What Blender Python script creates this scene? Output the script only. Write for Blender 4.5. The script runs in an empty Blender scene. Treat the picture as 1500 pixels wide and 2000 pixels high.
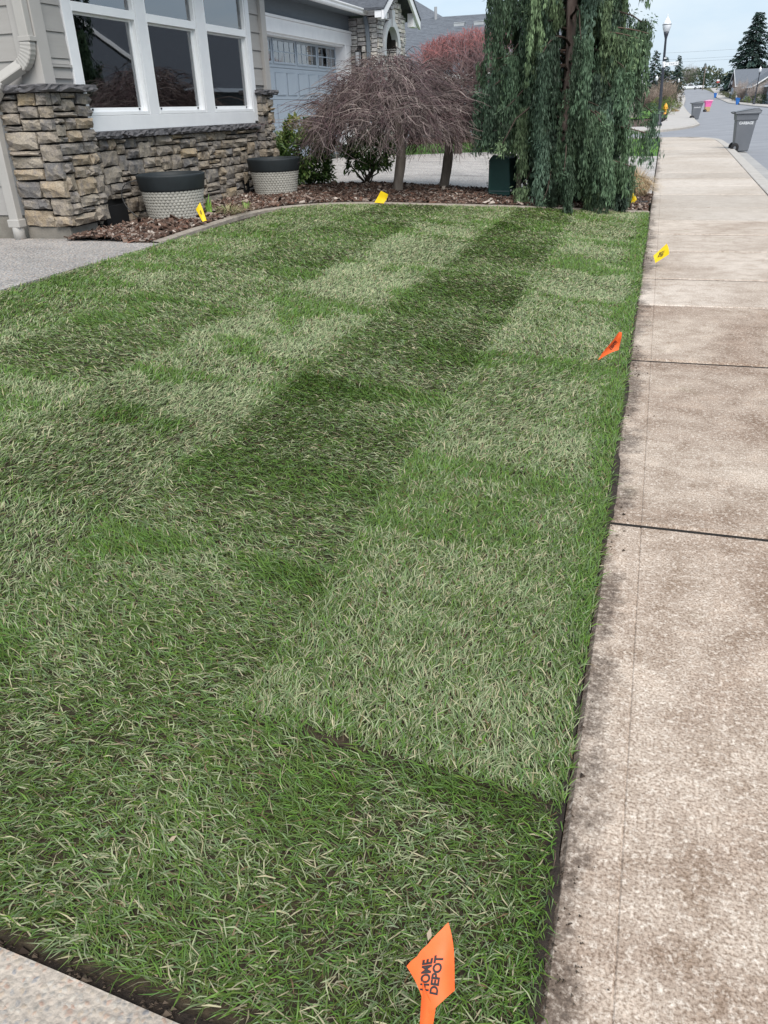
import bpy, math, random
import numpy as np
from mathutils import Matrix, Vector

rng = np.random.default_rng(7)
random.seed(7)
SC = bpy.context.scene
COL = SC.collection
R = math.radians

# ---------------------------------------------------------------- camera
cam_d = bpy.data.cameras.new('camera')
cam = bpy.data.objects.new('camera', cam_d)
COL.objects.link(cam)
AX = ((0.95444171, 0.1112571, -0.27688064), (0.29682732, -0.44905222, 0.84276073), (-0.03057075, -0.88655173, -0.46161831))
cam.matrix_world = Matrix(((AX[0][0], -AX[0][1], -AX[0][2], 0.0),
                           (AX[1][0], -AX[1][1], -AX[1][2], 0.0),
                           (AX[2][0], -AX[2][1], -AX[2][2], 1.4),
                           (0, 0, 0, 1)))
cam_d.sensor_width = 36.0
cam_d.lens = 1510 / 2000 * 36.0
cam_d.clip_start = 0.05
cam_d.clip_end = 3000
SC.camera = cam
SC.render.resolution_x, SC.render.resolution_y = 768, 1024

# ---------------------------------------------------------------- sky, sun, exposure
SUN_EL, SUN_AZ = 52, 150          # degrees, azimuth clockwise from +Y
world = bpy.data.worlds.new('World')
SC.world = world
world.use_nodes = True
wn, wl = world.node_tree.nodes, world.node_tree.links
wn.clear()
w_out = wn.new('ShaderNodeOutputWorld')
w_bg = wn.new('ShaderNodeBackground')
w_sky = wn.new('ShaderNodeTexSky')
w_sky.sky_type = 'NISHITA'
w_sky.sun_disc = False
w_sky.sun_elevation = R(SUN_EL)
w_sky.sun_rotation = R(SUN_AZ)
w_sky.air_density = 1.0
w_sky.dust_density = 2.0
w_sky.ozone_density = 1.5
w_tc = wn.new('ShaderNodeTexCoord')
w_map = wn.new('ShaderNodeMapping')
w_map.inputs['Scale'].default_value = (1.6, 1.6, 5.0)
w_noise = wn.new('ShaderNodeTexNoise')
w_noise.inputs['Scale'].default_value = 2.2
w_noise.inputs['Detail'].default_value = 6
w_noise.inputs['Roughness'].default_value = 0.55
w_ramp = wn.new('ShaderNodeValToRGB')
w_ramp.color_ramp.elements[0].position = 0.33
w_ramp.color_ramp.elements[0].color = (2.75, 3.6, 4.45, 1)     # thin grey-blue overcast
w_ramp.color_ramp.elements[1].position = 0.72
w_ramp.color_ramp.elements[1].color = (4.25, 4.6, 4.85, 1)     # brighter cloud
w_mix = wn.new('ShaderNodeMixRGB')
w_mix.inputs['Fac'].default_value = 0.9
wl.new(w_tc.outputs['Generated'], w_map.inputs['Vector'])
wl.new(w_map.outputs['Vector'], w_noise.inputs['Vector'])
wl.new(w_noise.outputs['Fac'], w_ramp.inputs['Fac'])
wl.new(w_sky.outputs['Color'], w_mix.inputs['Color1'])
wl.new(w_ramp.outputs['Color'], w_mix.inputs['Color2'])
wl.new(w_mix.outputs['Color'], w_bg.inputs['Color'])
w_bg.inputs['Strength'].default_value = 0.1
wl.new(w_bg.outputs['Background'], w_out.inputs['Surface'])

sun_d = bpy.data.lights.new('sun', 'SUN')
sun_d.energy = 2.0
sun_d.angle = R(40)
sun_d.color = (1.0, 0.95, 0.88)
sun = bpy.data.objects.new('sun', sun_d)
COL.objects.link(sun)
_sd = Vector((math.sin(R(SUN_AZ)) * math.cos(R(SUN_EL)), math.cos(R(SUN_AZ)) * math.cos(R(SUN_EL)), math.sin(R(SUN_EL))))
sun.rotation_euler = (-_sd).to_track_quat('-Z', 'Y').to_euler()
sun.location = (0, 0, 30)

SC.view_settings.view_transform = 'Standard'
SC.view_settings.look = 'None'
SC.view_settings.exposure = 1.1
SC.view_settings.gamma = 1.0
SC.view_settings.use_curve_mapping = False
SC.cycles.use_denoising = True
SC.cycles.max_bounces = 8
SC.cycles.transparent_max_bounces = 12

# ---------------------------------------------------------------- helpers
class Geo:
    """collects vertices, triangles, quads and vertex colours of ONE mesh"""
    def __init__(s):
        s.V, s.T, s.Q, s.C, s.n = [], [], [], [], 0
        s.col = None
    def add(s, V, Q=None, T=None, C=None):
        V = np.asarray(V, float).reshape(-1, 3)
        if Q is not None and len(Q): s.Q.append(np.asarray(Q, np.int64).reshape(-1, 4) + s.n)
        if T is not None and len(T): s.T.append(np.asarray(T, np.int64).reshape(-1, 3) + s.n)
        s.V.append(V)
        if C is None: C = s.col if s.col is not None else (1, 1, 1)
        C = np.asarray(C, float)
        if C.ndim == 1: C = np.tile(C[:3], (len(V), 1))
        s.C.append(C[:, :3])
        s.n += len(V)
        return s
    def box(s, x0, x1, y0, y1, z0, z1, M=None):
        V = np.array([(x, y, z) for z in (z0, z1) for y in (y0, y1) for x in (x0, x1)], float)
        if M is not None:
            M = np.array(M); V = V @ M[:3, :3].T + M[:3, 3]
        return s.add(V, [(0, 2, 3, 1), (4, 5, 7, 6), (0, 1, 5, 4), (2, 6, 7, 3), (0, 4, 6, 2), (1, 3, 7, 5)])
    def tube(s, P, r, n=6, cap=True, C=None):
        P = np.asarray(P, float); m = len(P)
        r = np.broadcast_to(np.asarray(r, float), (m,))
        t = np.gradient(P, axis=0)
        t /= np.linalg.norm(t, axis=1)[:, None] + 1e-12
        ref = np.array([0, 0, 1.0]) if abs(t[:, 2]).mean() < 0.8 else np.array([1.0, 0, 0])
        u = np.cross(t, ref); u /= np.linalg.norm(u, axis=1)[:, None] + 1e-12
        v = np.cross(t, u)
        a = np.arange(n) * 2 * math.pi / n
        V = P[:, None] + r[:, None, None] * (np.cos(a)[None, :, None] * u[:, None] + np.sin(a)[None, :, None] * v[:, None])
        i = np.arange(m - 1)[:, None] * n; j = np.arange(n)[None]; k = (j + 1) % n
        Q = np.stack([i + j, i + k, i + n + k, i + n + j], -1).reshape(-1, 4)
        T = []
        V = V.reshape(-1, 3)
        if cap:
            for base, rev in ((0, True), ((m - 1) * n, False)):
                f = [(base, base + q, base + q + 1) for q in range(1, n - 1)]
                T += [x[::-1] for x in f] if rev else f
        if C is not None:
            C = np.asarray(C, float)
            if C.ndim == 2: C = np.repeat(C, n, axis=0)
        return s.add(V, Q, T, C)
    def lathe(s, prof, n=24, M=None, close=True):
        prof = np.asarray(prof, float); m = len(prof)
        a = np.arange(n) * 2 * math.pi / n
        V = np.stack([prof[:, 0][:, None] * np.cos(a), prof[:, 0][:, None] * np.sin(a), np.repeat(prof[:, 1][:, None], n, 1)], -1).reshape(-1, 3)
        if M is not None:
            M = np.array(M); V = V @ M[:3, :3].T + M[:3, 3]
        i = np.arange(m - 1)[:, None] * n; j = np.arange(n)[None]; k = (j + 1) % n
        Q = np.stack([i + j, i + k, i + n + k, i + n + j], -1).reshape(-1, 4)
        return s.add(V, Q)
    def prism(s, poly, z0, z1, M=None, axis='z'):
        """polygon (list of 2-d points, ccw) extruded z0..z1 along axis"""
        n = len(poly); p = np.asarray(poly, float)
        def mk(z):
            if axis == 'z': return np.c_[p, np.full(n, z)]
            if axis == 'y': return np.c_[p[:, 0], np.full(n, z), p[:, 1]]
            return np.c_[np.full(n, z), p]
        V = np.r_[mk(z0), mk(z1)]
        if M is not None:
            M = np.array(M); V = V @ M[:3, :3].T + M[:3, 3]
        Q = [(i, (i + 1) % n, n + (i + 1) % n, n + i) for i in range(n)]
        from mathutils.geometry import tessellate_polygon
        T = [tuple(t) for t in tessellate_polygon([[Vector((a, b, 0)) for a, b in p]])]
        T2 = [tuple(n + q for q in t[::-1]) for t in T]
        return s.add(V, Q, T + T2)
    def grid(s, G):
        """G: array (m, n, 3)"""
        G = np.asarray(G, float); m, n = G.shape[:2]
        i = np.arange(m - 1)[:, None] * n; j = np.arange(n - 1)[None]
        Q = np.stack([i + j, i + j + 1, i + n + j + 1, i + n + j], -1).reshape(-1, 4)
        return s.add(G.reshape(-1, 3), Q)
    def mesh(s, name, mats, smooth=False, colour=False):
        V = np.concatenate(s.V) if s.V else np.zeros((0, 3))
        Q = np.concatenate(s.Q) if s.Q else np.zeros((0, 4), np.int64)
        T = np.concatenate(s.T) if s.T else np.zeros((0, 3), np.int64)
        me = bpy.data.meshes.new(name)
        me.vertices.add(len(V)); me.vertices.foreach_set('co', V.astype(np.float32).ravel())
        nl = len(Q) * 4 + len(T) * 3
        me.loops.add(nl)
        me.loops.foreach_set('vertex_index', np.r_[Q.ravel(), T.ravel()].astype(np.int32))
        me.polygons.add(len(Q) + len(T))
        me.polygons.foreach_set('loop_start', np.r_[np.arange(len(Q)) * 4, len(Q) * 4 + np.arange(len(T)) * 3].astype(np.int32))
        me.polygons.foreach_set('use_smooth', np.full(len(Q) + len(T), smooth, bool))
        if colour:
            at = me.attributes.new('Col', 'FLOAT_COLOR', 'POINT')
            C = np.concatenate(s.C)
            at.data.foreach_set('color', np.c_[C, np.ones(len(C))].astype(np.float32).ravel())
        for m in (mats if isinstance(mats, (list, tuple)) else [mats]): me.materials.append(m)
        me.update(calc_edges=True)
        me.validate()
        return me

def setparent(o, parent):
    if parent is not None:
        o.parent = parent
        o.matrix_parent_inverse = parent.matrix_basis.inverted()

def tag(o, label=None, cat=None, group=None, kind=None):
    if label: o['label'] = label
    if cat: o['category'] = cat
    if group: o['group'] = group
    if kind: o['kind'] = kind
    return o

def obj(name, g, mats, parent=None, smooth=False, colour=False, bevel=0, loc=None, rot=None, **tags):
    me = g.mesh(name, mats, smooth, colour) if isinstance(g, Geo) else g
    o = bpy.data.objects.new(name, me)
    COL.objects.link(o)
    if loc is not None: o.location = loc
    if rot is not None: o.rotation_euler = rot
    setparent(o, parent)
    if bevel:
        b = o.modifiers.new('bevel', 'BEVEL'); b.width = bevel; b.segments = 2; b.limit_method = 'ANGLE'; b.angle_limit = R(40)
    tag(o, **tags)
    return o

def child(name, g, mats, parent, smooth=False, colour=False, bevel=0, loc=None, rot=None, scale=None, label=None, kind=None):
    """a part in the LOCAL frame of its parent (for things that get copied)"""
    me = g.mesh(name, mats, smooth, colour) if isinstance(g, Geo) else g
    o = bpy.data.objects.new(name, me)
    COL.objects.link(o)
    o.parent = parent
    if loc is not None: o.location = loc
    if rot is not None: o.rotation_euler = rot
    if scale is not None: o.scale = scale
    if bevel:
        b = o.modifiers.new('bevel', 'BEVEL'); b.width = bevel; b.segments = 2; b.limit_method = 'ANGLE'; b.angle_limit = R(40)
    tag(o, label=label, kind=kind)
    return o

def empty(name, loc, rotz=0, **tags):
    o = bpy.data.objects.new(name, None)
    COL.objects.link(o)
    o.location = loc
    o.rotation_euler = (0, 0, rotz)
    o.empty_display_size = 0.1
    return tag(o, **tags)

def copy_tree(o, parent=None):
    c = o.copy(); COL.objects.link(c); c.parent = parent
    for ch in o.children: copy_tree(ch, c)
    return c

# ---- numpy value noise
_LAT = np.random.default_rng(3).random((64, 64))
def vnoise(x, y, scale, seed=0):
    x = np.asarray(x, float) * scale + seed * 7.31; y = np.asarray(y, float) * scale + seed * 3.77
    xi, yi = np.floor(x).astype(int), np.floor(y).astype(int)
    fx, fy = x - xi, y - yi
    fx, fy = fx * fx * (3 - 2 * fx), fy * fy * (3 - 2 * fy)
    a = _LAT[xi % 64, yi % 64]; b = _LAT[(xi + 1) % 64, yi % 64]; c = _LAT[xi % 64, (yi + 1) % 64]; d = _LAT[(xi + 1) % 64, (yi + 1) % 64]
    return (a * (1 - fx) + b * fx) * (1 - fy) + (c * (1 - fx) + d * fx) * fy
def fbm(x, y, scale, seed=0, o=3):
    s = 0; w = 0
    for i in range(o):
        s = s + vnoise(x, y, scale * 2 ** i, seed + i) * 0.5 ** i; w += 0.5 ** i
    return s / w

def in_poly(x, y, poly):
    x, y = np.asarray(x, float), np.asarray(y, float)
    r = np.zeros(x.shape, bool); n = len(poly)
    for i in range(n):
        x0, y0 = poly[i]; x1, y1 = poly[(i + 1) % n]
        if y0 == y1: continue
        c = ((y0 > y) != (y1 > y)) & (x < (x1 - x0) * (y - y0) / (y1 - y0) + x0)
        r ^= c
    return r

# ---- height of the place
def zside(X):
    t = np.maximum(0, -np.asarray(X, float))
    u = np.minimum(np.maximum(t - 3, 0), 2)
    return np.where(t <= 3, 0.09 * t, 0.27 + 0.09 * (u - u * u / 4))
def zg(X, Y):
    """ground left of the sidewalk: rises to the house, levels out towards the side street"""
    Y = np.asarray(Y, float)
    f = np.clip((36 - Y) / 10, 0, 1); f = f * f * (3 - 2 * f)
    return zside(X) * f
def zr(Y):
    """the street: level, then a hill at its far end"""
    return np.interp(Y, (-50, 40, 140, 180, 225, 265, 320, 400, 700), (0, 0, 0.30, 0.55, 1.5, 2.85, 4.2, 5.6, 8.0))

def sw_left(Y): return -0.03 + 0.0098 * np.asarray(Y, float)
def sw_right(Y): return np.interp(Y, (-5, 14.6, 19.2, 26.8, 31.4, 34.5, 35.6, 36.6, 37.3, 37.75), (1.62, 1.88, 2.0, 2.2, 2.31, 2.32, 2.26, 2.1, 1.85, 1.5))

# ---------------------------------------------------------------- materials
def new_mat(name):
    m = bpy.data.materials.new(name); m.use_nodes = True
    nt = m.node_tree
    return m, nt.nodes, nt.links, nt.nodes['Principled BSDF']

def noise_node(n, l, scale, detail=4, rough=0.6, coord=None, dist=0):
    t = n.new('ShaderNodeTexNoise')
    t.inputs['Scale'].default_value = scale; t.inputs['Detail'].default_value = detail
    t.inputs['Roughness'].default_value = rough; t.inputs['Distortion'].default_value = dist
    if coord is not None: l.new(coord, t.inputs['Vector'])
    return t

def ramp(n, l, fac, stops):
    r = n.new('ShaderNodeValToRGB')
    e = r.color_ramp.elements
    while len(e) < len(stops): e.new(0.5)
    for i, (p, c) in enumerate(stops):
        e[i].position = p
        e[i].color = (*c, 1) if len(c) == 3 else c
    l.new(fac, r.inputs['Fac'])
    return r

def mixc(n, l, fac, a, b, mode='MIX'):
    m = n.new('ShaderNodeMixRGB'); m.blend_type = mode
    for s, v in (('Fac', fac), ('Color1', a), ('Color2', b)):
        if isinstance(v, (int, float)): m.inputs[s].default_value = v
        elif isinstance(v, tuple): m.inputs[s].default_value = (*v, 1) if len(v) == 3 else v
        else: l.new(v, m.inputs[s])
    return m.outputs['Color']

def mathn(n, l, op, a, b=0.0, clamp=False):
    m = n.new('ShaderNodeMath'); m.operation = op; m.use_clamp = clamp
    for i, v in enumerate((a, b)):
        if isinstance(v, (int, float)): m.inputs[i].default_value = v
        else: l.new(v, m.inputs[i])
    return m.outputs[0]

def bump(n, l, h, strength, dist, p):
    b = n.new('ShaderNodeBump'); b.inputs['Strength'].default_value = strength; b.inputs['Distance'].default_value = dist
    l.new(h, b.inputs['Height']); l.new(b.outputs['Normal'], p.inputs['Normal'])
    return b

def M(name, c1, c2=None, scale=6, rough=0.7, bmp=0.0, bscale=None, spec=0.3, metal=0, rand=0.0, detail=5, bdist=0.01, lo=0.3, hi=0.7, stretch=None):
    """plain surface: two tones mixed by noise, optional relief, optional shift from object to object"""
    m, n, l, p = new_mat(name)
    tc = n.new('ShaderNodeTexCoord'); co = tc.outputs['Object']
    if stretch:
        mp = n.new('ShaderNodeMapping'); mp.inputs['Scale'].default_value = stretch
        l.new(co, mp.inputs['Vector']); co = mp.outputs['Vector']
    if c2 is None: c2 = tuple(x * 0.82 for x in c1)
    t = noise_node(n, l, scale, detail, 0.62, co)
    r = ramp(n, l, t.outputs['Fac'], [(lo, c2), (hi, c1)])
    out = r.outputs['Color']
    if rand:
        oi = n.new('ShaderNodeObjectInfo')
        v = mathn(n, l, 'MULTIPLY_ADD', oi.outputs['Random'], 2 * rand)
        v.node.inputs[2].default_value = 1 - rand
        hs = n.new('ShaderNodeHueSaturation'); l.new(out, hs.inputs['Color']); l.new(v, hs.inputs['Value'])
        out = hs.outputs['Color']
    l.new(out, p.inputs['Base Color'])
    p.inputs['Roughness'].default_value = rough
    p.inputs['Specular IOR Level'].default_value = spec
    p.inputs['Metallic'].default_value = metal
    if bmp:
        t2 = noise_node(n, l, bscale or scale * 4, 6, 0.65, co)
        bump(n, l, t2.outputs['Fac'], bmp, bdist, p)
    return m

def M_col(name, rough=0.6, spec=0.25, transl=0.0, scale=0):
    """surface coloured leaf by leaf or twig by twig (colour stored on each leaf)"""
    m, n, l, p = new_mat(name)
    a = n.new('ShaderNodeAttribute'); a.attribute_name = 'Col'
    c = a.outputs['Color']
    if scale:
        tc = n.new('ShaderNodeTexCoord')
        t = noise_node(n, l, scale, 3, 0.6, tc.outputs['Object'])
        r = ramp(n, l, t.outputs['Fac'], [(0.3, (0.7, 0.7, 0.7)), (0.7, (1.15, 1.15, 1.15))])
        c = mixc(n, l, 1.0, c, r.outputs['Color'], 'MULTIPLY')
    l.new(c, p.inputs['Base Color'])
    p.inputs['Roughness'].default_value = rough
    p.inputs['Specular IOR Level'].default_value = spec
    if transl:
        tr = n.new('ShaderNodeBsdfTranslucent'); l.new(c, tr.inputs['Color'])
        mx = n.new('ShaderNodeMixShader'); mx.inputs[0].default_value = transl
        l.new(p.outputs[0], mx.inputs[1]); l.new(tr.outputs[0], mx.inputs[2])
        l.new(mx.outputs[0], n['Material Output'].inputs['Surface'])
    return m

# ================================================================ SETTING
def mat_sidewalk(name='weathered_concrete', lo_c=(0.24, 0.172, 0.130), hi_c=(0.44, 0.368, 0.308), stain=0.75, big_s=0.85):
    m, n, l, p = new_mat(name)
    tc = n.new('ShaderNodeTexCoord'); co = tc.outputs['Object']
    big = noise_node(n, l, big_s, 5, 0.62, co, 0.6)
    mid = noise_node(n, l, 6.5, 6, 0.65, co, 0.4)
    fin = noise_node(n, l, 58, 5, 0.72, co)
    spk = noise_node(n, l, 150, 3, 0.6, co)
    c = ramp(n, l, big.outputs['Fac'], [(0.38, lo_c), (0.60, hi_c)]).outputs['Color']
    st = ramp(n, l, mid.outputs['Fac'], [(0.33, (0.58, 0.51, 0.45)), (0.52, (1, 1, 1)), (0.72, (1.35, 1.35, 1.34))]).outputs['Color']
    c = mixc(n, l, stain, c, st, 'MULTIPLY')
    f1 = ramp(n, l, fin.outputs['Fac'], [(0.50, (0, 0, 0)), (0.64, (1, 1, 1))]).outputs['Color']
    c = mixc(n, l, mathn(n, l, 'MULTIPLY', f1, 0.55), c, (0.68, 0.61, 0.54))
    f2 = ramp(n, l, spk.outputs['Fac'], [(0.36, (0.42, 0.36, 0.31)), (0.52, (1, 1, 1)), (0.68, (1.35, 1.34, 1.33))]).outputs['Color']
    c = mixc(n, l, 0.8, c, f2, 'MULTIPLY')
    # scattered algae and rust stains
    sx = noise_node(n, l, 2.7, 3, 0.5, co, 0.6)
    gs = ramp(n, l, sx.outputs['Fac'], [(0.66, (0, 0, 0)), (0.78, (1, 1, 1))]).outputs['Color']
    c = mixc(n, l, mathn(n, l, 'MULTIPLY', gs, 0.30), c, (0.26, 0.25, 0.16))
    dk = noise_node(n, l, 9.0, 3, 0.55, co, 0.3)
    ds = ramp(n, l, dk.outputs['Fac'], [(0.24, (1, 1, 1)), (0.34, (0, 0, 0))]).outputs['Color']
    c = mixc(n, l, mathn(n, l, 'MULTIPLY', ds, 0.55), c, (0.17, 0.125, 0.10))
    # soil washed on to the slab along the lawn
    sep = n.new('ShaderNodeSeparateXYZ'); l.new(co, sep.inputs[0])
    xl = mathn(n, l, 'SUBTRACT', sep.outputs['X'], mathn(n, l, 'MULTIPLY', sep.outputs['Y'], 0.0098))
    nz = noise_node(n, l, 11, 4, 0.65, co)
    nz2 = noise_node(n, l, 2.2, 2, 0.5, co)
    lim = mathn(n, l, 'MULTIPLY', mathn(n, l, 'SUBTRACT', mathn(n, l, 'ADD', mathn(n, l, 'MULTIPLY', nz.outputs['Fac'], 0.6), mathn(n, l, 'MULTIPLY', nz2.outputs['Fac'], 0.6)), 0.47), 0.42)
    soil = mathn(n, l, 'MULTIPLY', mathn(n, l, 'SUBTRACT', lim, xl), 16, True)
    soil = mathn(n, l, 'MULTIPLY', soil, ramp(n, l, fin.outputs['Fac'], [(0.38, (1, 1, 1)), (0.62, (0.45, 0.45, 0.45))]).outputs['Color'])
    c = mixc(n, l, mathn(n, l, 'MULTIPLY', soil, 0.85), c, (0.055, 0.042, 0.035))
    oi = n.new('ShaderNodeObjectInfo')
    pv = mathn(n, l, 'MULTIPLY_ADD', oi.outputs['Random'], 0.20); pv.node.inputs[2].default_value = 0.90
    hs = n.new('ShaderNodeHueSaturation'); l.new(c, hs.inputs['Color']); l.new(pv, hs.inputs['Value']); c = hs.outputs['Color']
    l.new(c, p.inputs['Base Color'])
    p.inputs['Roughness'].default_value = 0.88
    p.inputs['Specular IOR Level'].default_value = 0.2
    wv = n.new('ShaderNodeTexWave'); wv.bands_direction = 'Y'; wv.inputs['Scale'].default_value = 55; wv.inputs['Distortion'].default_value = 3.5; wv.inputs['Detail'].default_value = 3; l.new(co, wv.inputs['Vector'])
    h = mathn(n, l, 'ADD', spk.outputs['Fac'], mathn(n, l, 'MULTIPLY', fin.outputs['Fac'], 1.5))
    h = mathn(n, l, 'ADD', h, mathn(n, l, 'MULTIPLY', wv.outputs['Fac'], 0.10))
    bump(n, l, h, 0.3, 0.003, p)
    return m

def mat_aggregate(name, tone=(1, 1, 1), size=75, cement=(0.50, 0.45, 0.40), grit=1.0):
    """exposed aggregate: pebbles of many colours in cement"""
    m, n, l, p = new_mat(name)
    tc = n.new('ShaderNodeTexCoord'); co = tc.outputs['Object']
    wob = noise_node(n, l, size * 0.8, 2, 0.5, co)
    cw = mixc(n, l, 0.012, co, wob.outputs['Color'], 'ADD')
    v = n.new('ShaderNodeTexVoronoi'); v.inputs['Scale'].default_value = size; l.new(cw, v.inputs['Vector'])
    r = n.new('ShaderNodeSeparateColor'); l.new(v.outputs['Color'], r.inputs[0])
    peb = ramp(n, l, r.outputs[0], [(0.0, (0.26, 0.27, 0.30)), (0.22, (0.40, 0.37, 0.33)), (0.42, (0.52, 0.44, 0.36)), (0.6, (0.46, 0.33, 0.27)), (0.75, (0.60, 0.56, 0.50)), (1.0, (0.36, 0.35, 0.35))]).outputs['Color']
    edge = ramp(n, l, v.outputs['Distance'], [(0.30, (0, 0, 0)), (0.55, (1, 1, 1))]).outputs['Color']
    c = mixc(n, l, edge, peb, cement)
    big = noise_node(n, l, 2.0, 4, 0.6, co)
    st = ramp(n, l, big.outputs['Fac'], [(0.3, (0.72, 0.71, 0.70)), (0.7, (1.12, 1.1, 1.08))]).outputs['Color']
    c = mixc(n, l, 1.0, c, st, 'MULTIPLY')
    gr = noise_node(n, l, size * 0.9, 2, 0.6, co)
    c = mixc(n, l, grit, c, ramp(n, l, gr.outputs['Fac'], [(0.36, (0.45, 0.45, 0.46)), (0.5, (0.95, 0.95, 0.95)), (0.64, (1.5, 1.49, 1.47))]).outputs['Color'], 'MULTIPLY')
    c = mixc(n, l, 1.0, c, tone, 'MULTIPLY')
    l.new(c, p.inputs['Base Color'])
    p.inputs['Roughness'].default_value = 0.75
    inv = mathn(n, l, 'SUBTRACT', 1.0, v.outputs['Distance'])
    bump(n, l, inv, 0.6, 0.006, p)
    return m

MAT = {}
MAT['sidewalk'] = mat_sidewalk()
MAT['sidewalk_mid'] = mat_sidewalk('half_weathered_concrete', (0.33, 0.27, 0.225), (0.47, 0.41, 0.36), 0.55, 0.7)
MAT['sidewalk_far'] = mat_sidewalk('cleaner_concrete', (0.40, 0.35, 0.305), (0.47, 0.425, 0.385), 0.30, 0.5)
MAT['agg_near'] = mat_aggregate('exposed_aggregate_walk', (0.74, 0.72, 0.70), 95, grit=0.3)
MAT['agg_path'] = mat_aggregate('exposed_aggregate_path', (0.80, 0.80, 0.81), 62, (0.36, 0.35, 0.345), 0.8)
MAT['agg_drive'] = mat_aggregate('exposed_aggregate_drive', (0.84, 0.85, 0.88), 60, (0.46, 0.44, 0.42))
MAT['curb'] = M('curb_concrete', (0.44, 0.415, 0.39), (0.34, 0.315, 0.29), 5, 0.9, 0.3, 60, rand=0.04)
MAT['gutter'] = M('gutter_concrete', (0.36, 0.35, 0.34), (0.27, 0.26, 0.26), 4, 0.9, 0.3, 60)
MAT['asphalt'] = M('asphalt', (0.255, 0.262, 0.285), (0.195, 0.20, 0.222), 0.6, 0.85, 0.4, 120, detail=8)
MAT['ground'] = M('dry_ground', (0.10, 0.12, 0.06), (0.09, 0.075, 0.05), 0.5, 1.0, 0.2, 8)
MAT['soil'] = M('dark_soil', (0.055, 0.042, 0.034), (0.022, 0.017, 0.014), 40, 1.0, 0.9, 90, bdist=0.02)
MAT['joint_dirt'] = M('joint_dirt', (0.02, 0.017, 0.015), (0.012, 0.01, 0.009), 50, 1.0)
MAT['sod_soil'] = M('sod_soil_and_thatch', (0.075, 0.056, 0.034), (0.028, 0.022, 0.015), 60, 1.0, 0.8, 150, bdist=0.015)  # soil and thatch brown, darkened to add shadow between the blades
MAT['edging'] = M('bed_edging_concrete', (0.33, 0.295, 0.255), (0.21, 0.18, 0.15), 18, 0.95, 0.4, 90)
MAT['mulch_base'] = M('mulch_bed', (0.12, 0.082, 0.064), (0.05, 0.034, 0.027), 25, 1.0, 1.0, 50, bdist=0.04)
MAT['far_lawn'] = M('mown_lawn', (0.115, 0.235, 0.04), (0.07, 0.165, 0.028), 1.2, 0.9, 0.8, 60, bdist=0.02)
MAT['yellow_paint'] = M('yellow_paint', (0.75, 0.52, 0.10), (0.62, 0.42, 0.10), 10, 0.7)

# ---- ground sheet to the horizon
gx = np.array([-600, -300, -120, -60, -30, -16, -10, -7, -5, -4.5, -4, -3.5, -3, -2, -1, -0.16, -0.04, 0.0, 0.05, 14.6, 15.4, 18, 24, 40, 80, 160, 400, 700])
gy = np.array([-200, -60, -20, 0, 5, 10, 15, 20, 26, 28, 30, 32, 34, 36, 37.4, 37.7, 47.2, 47.5, 60, 80, 100, 120, 140, 160, 180, 200, 225, 245, 265, 290, 320, 360, 420, 520, 700, 1400])
GX, GY = np.meshgrid(gx, gy)
GZ = zr(GY) + np.where(GX <= 0, zg(GX, GY) - 0.075, np.where(GX <= 14.7, -0.30, -0.04))
GZ = np.where((GX <= 0) & (GY > 37.5) & (GY < 47.4), -0.30, GZ)
GZ = np.where(np.abs(GX) > 200, GZ - 0.5, GZ)
obj('ground', Geo().grid(np.stack([GX, GY, GZ], -1)), MAT['ground'], smooth=True, kind='structure', label='bare ground beneath the street and gardens')

# ---- the street, asphalt
ry = np.r_[np.arange(-30, 36, 4.0), 36, 38, 40, 44, 47, 48, 52, np.arange(56, 345, 4.0)]
rl = np.interp(ry, (-30, 20.7, 29, 33, 36, 37.6, 38.2, 47.1, 47.6, 49.5, 52.6, 56.5, 65, 80, 105, 160, 220, 320, 345), (2.1, 2.2, 2.3, 2.2, 1.2, 0.3, 0.06, 0.06, 0.06, 0.3, 1.0, 1.8, 2.2, 2.5, 2.9, 4.0, 6.0, 8.0, 8.6))
rr = np.interp(ry, (-30, 150, 175, 225, 260, 320, 345), (13.5, 13.5, 13.2, 13.8, 15.1, 17.3, 18.4))
u = np.linspace(0, 1, 9)
RX = rl[:, None] * (1 - u) + rr[:, None] * u
crown = 0.10 * (1 - (2 * u - 1) ** 2)
RZ = zr(ry)[:, None] - 0.135 + crown[None]
obj('street', Geo().grid(np.stack([RX, np.repeat(ry[:, None], 9, 1), RZ], -1)), MAT['asphalt'], smooth=True, kind='structure', label='grey asphalt street running away up a hill')
sx = np.array([-70, -40, -20, -10, -4, 0, 2.0, 2.9]); sy = np.array([38.0, 40, 43, 45, 47.4])
SX, SY = np.meshgrid(sx, sy)
SZ = -0.139 + 0.05 * (1 - ((SY - 42.7) / 4.7) ** 2) + 0 * SX
g = Geo().grid(np.stack([SX, SY, SZ], -1))
obj('side_street', g, MAT['asphalt'], smooth=True, kind='structure', label='asphalt side street crossing behind the weeping conifer')
# crack seal lines in the asphalt
for k, pts in enumerate([((5.3, 39), (5.0, 43), (5.4, 47), (5.1, 50)), ((3.6, 30), (6.5, 31.5), (9, 31)), ((8, 60), (8.6, 75), (8.3, 95))]):
    P = np.array(pts, float); tt = np.linspace(0, len(P) - 1, 30)
    X = np.interp(tt, range(len(P)), P[:, 0]) + rng.normal(0, 0.04, 30); Y = np.interp(tt, range(len(P)), P[:, 1])
    zz = zr(Y) - 0.135 + 0.10 * (1 - (2 * np.clip((X - 2.7) / 10.8, 0, 1) - 1) ** 2) + 0.006
    g = Geo().grid(np.stack([np.stack([X - 0.02, Y, zz], -1), np.stack([X + 0.02, Y, zz], -1)], 0))
    obj('crack_seal', g, M('tar_%d' % k, (0.10, 0.10, 0.11), rough=0.7), kind='structure', label='thin dark tar line sealing a crack in the street')

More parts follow.
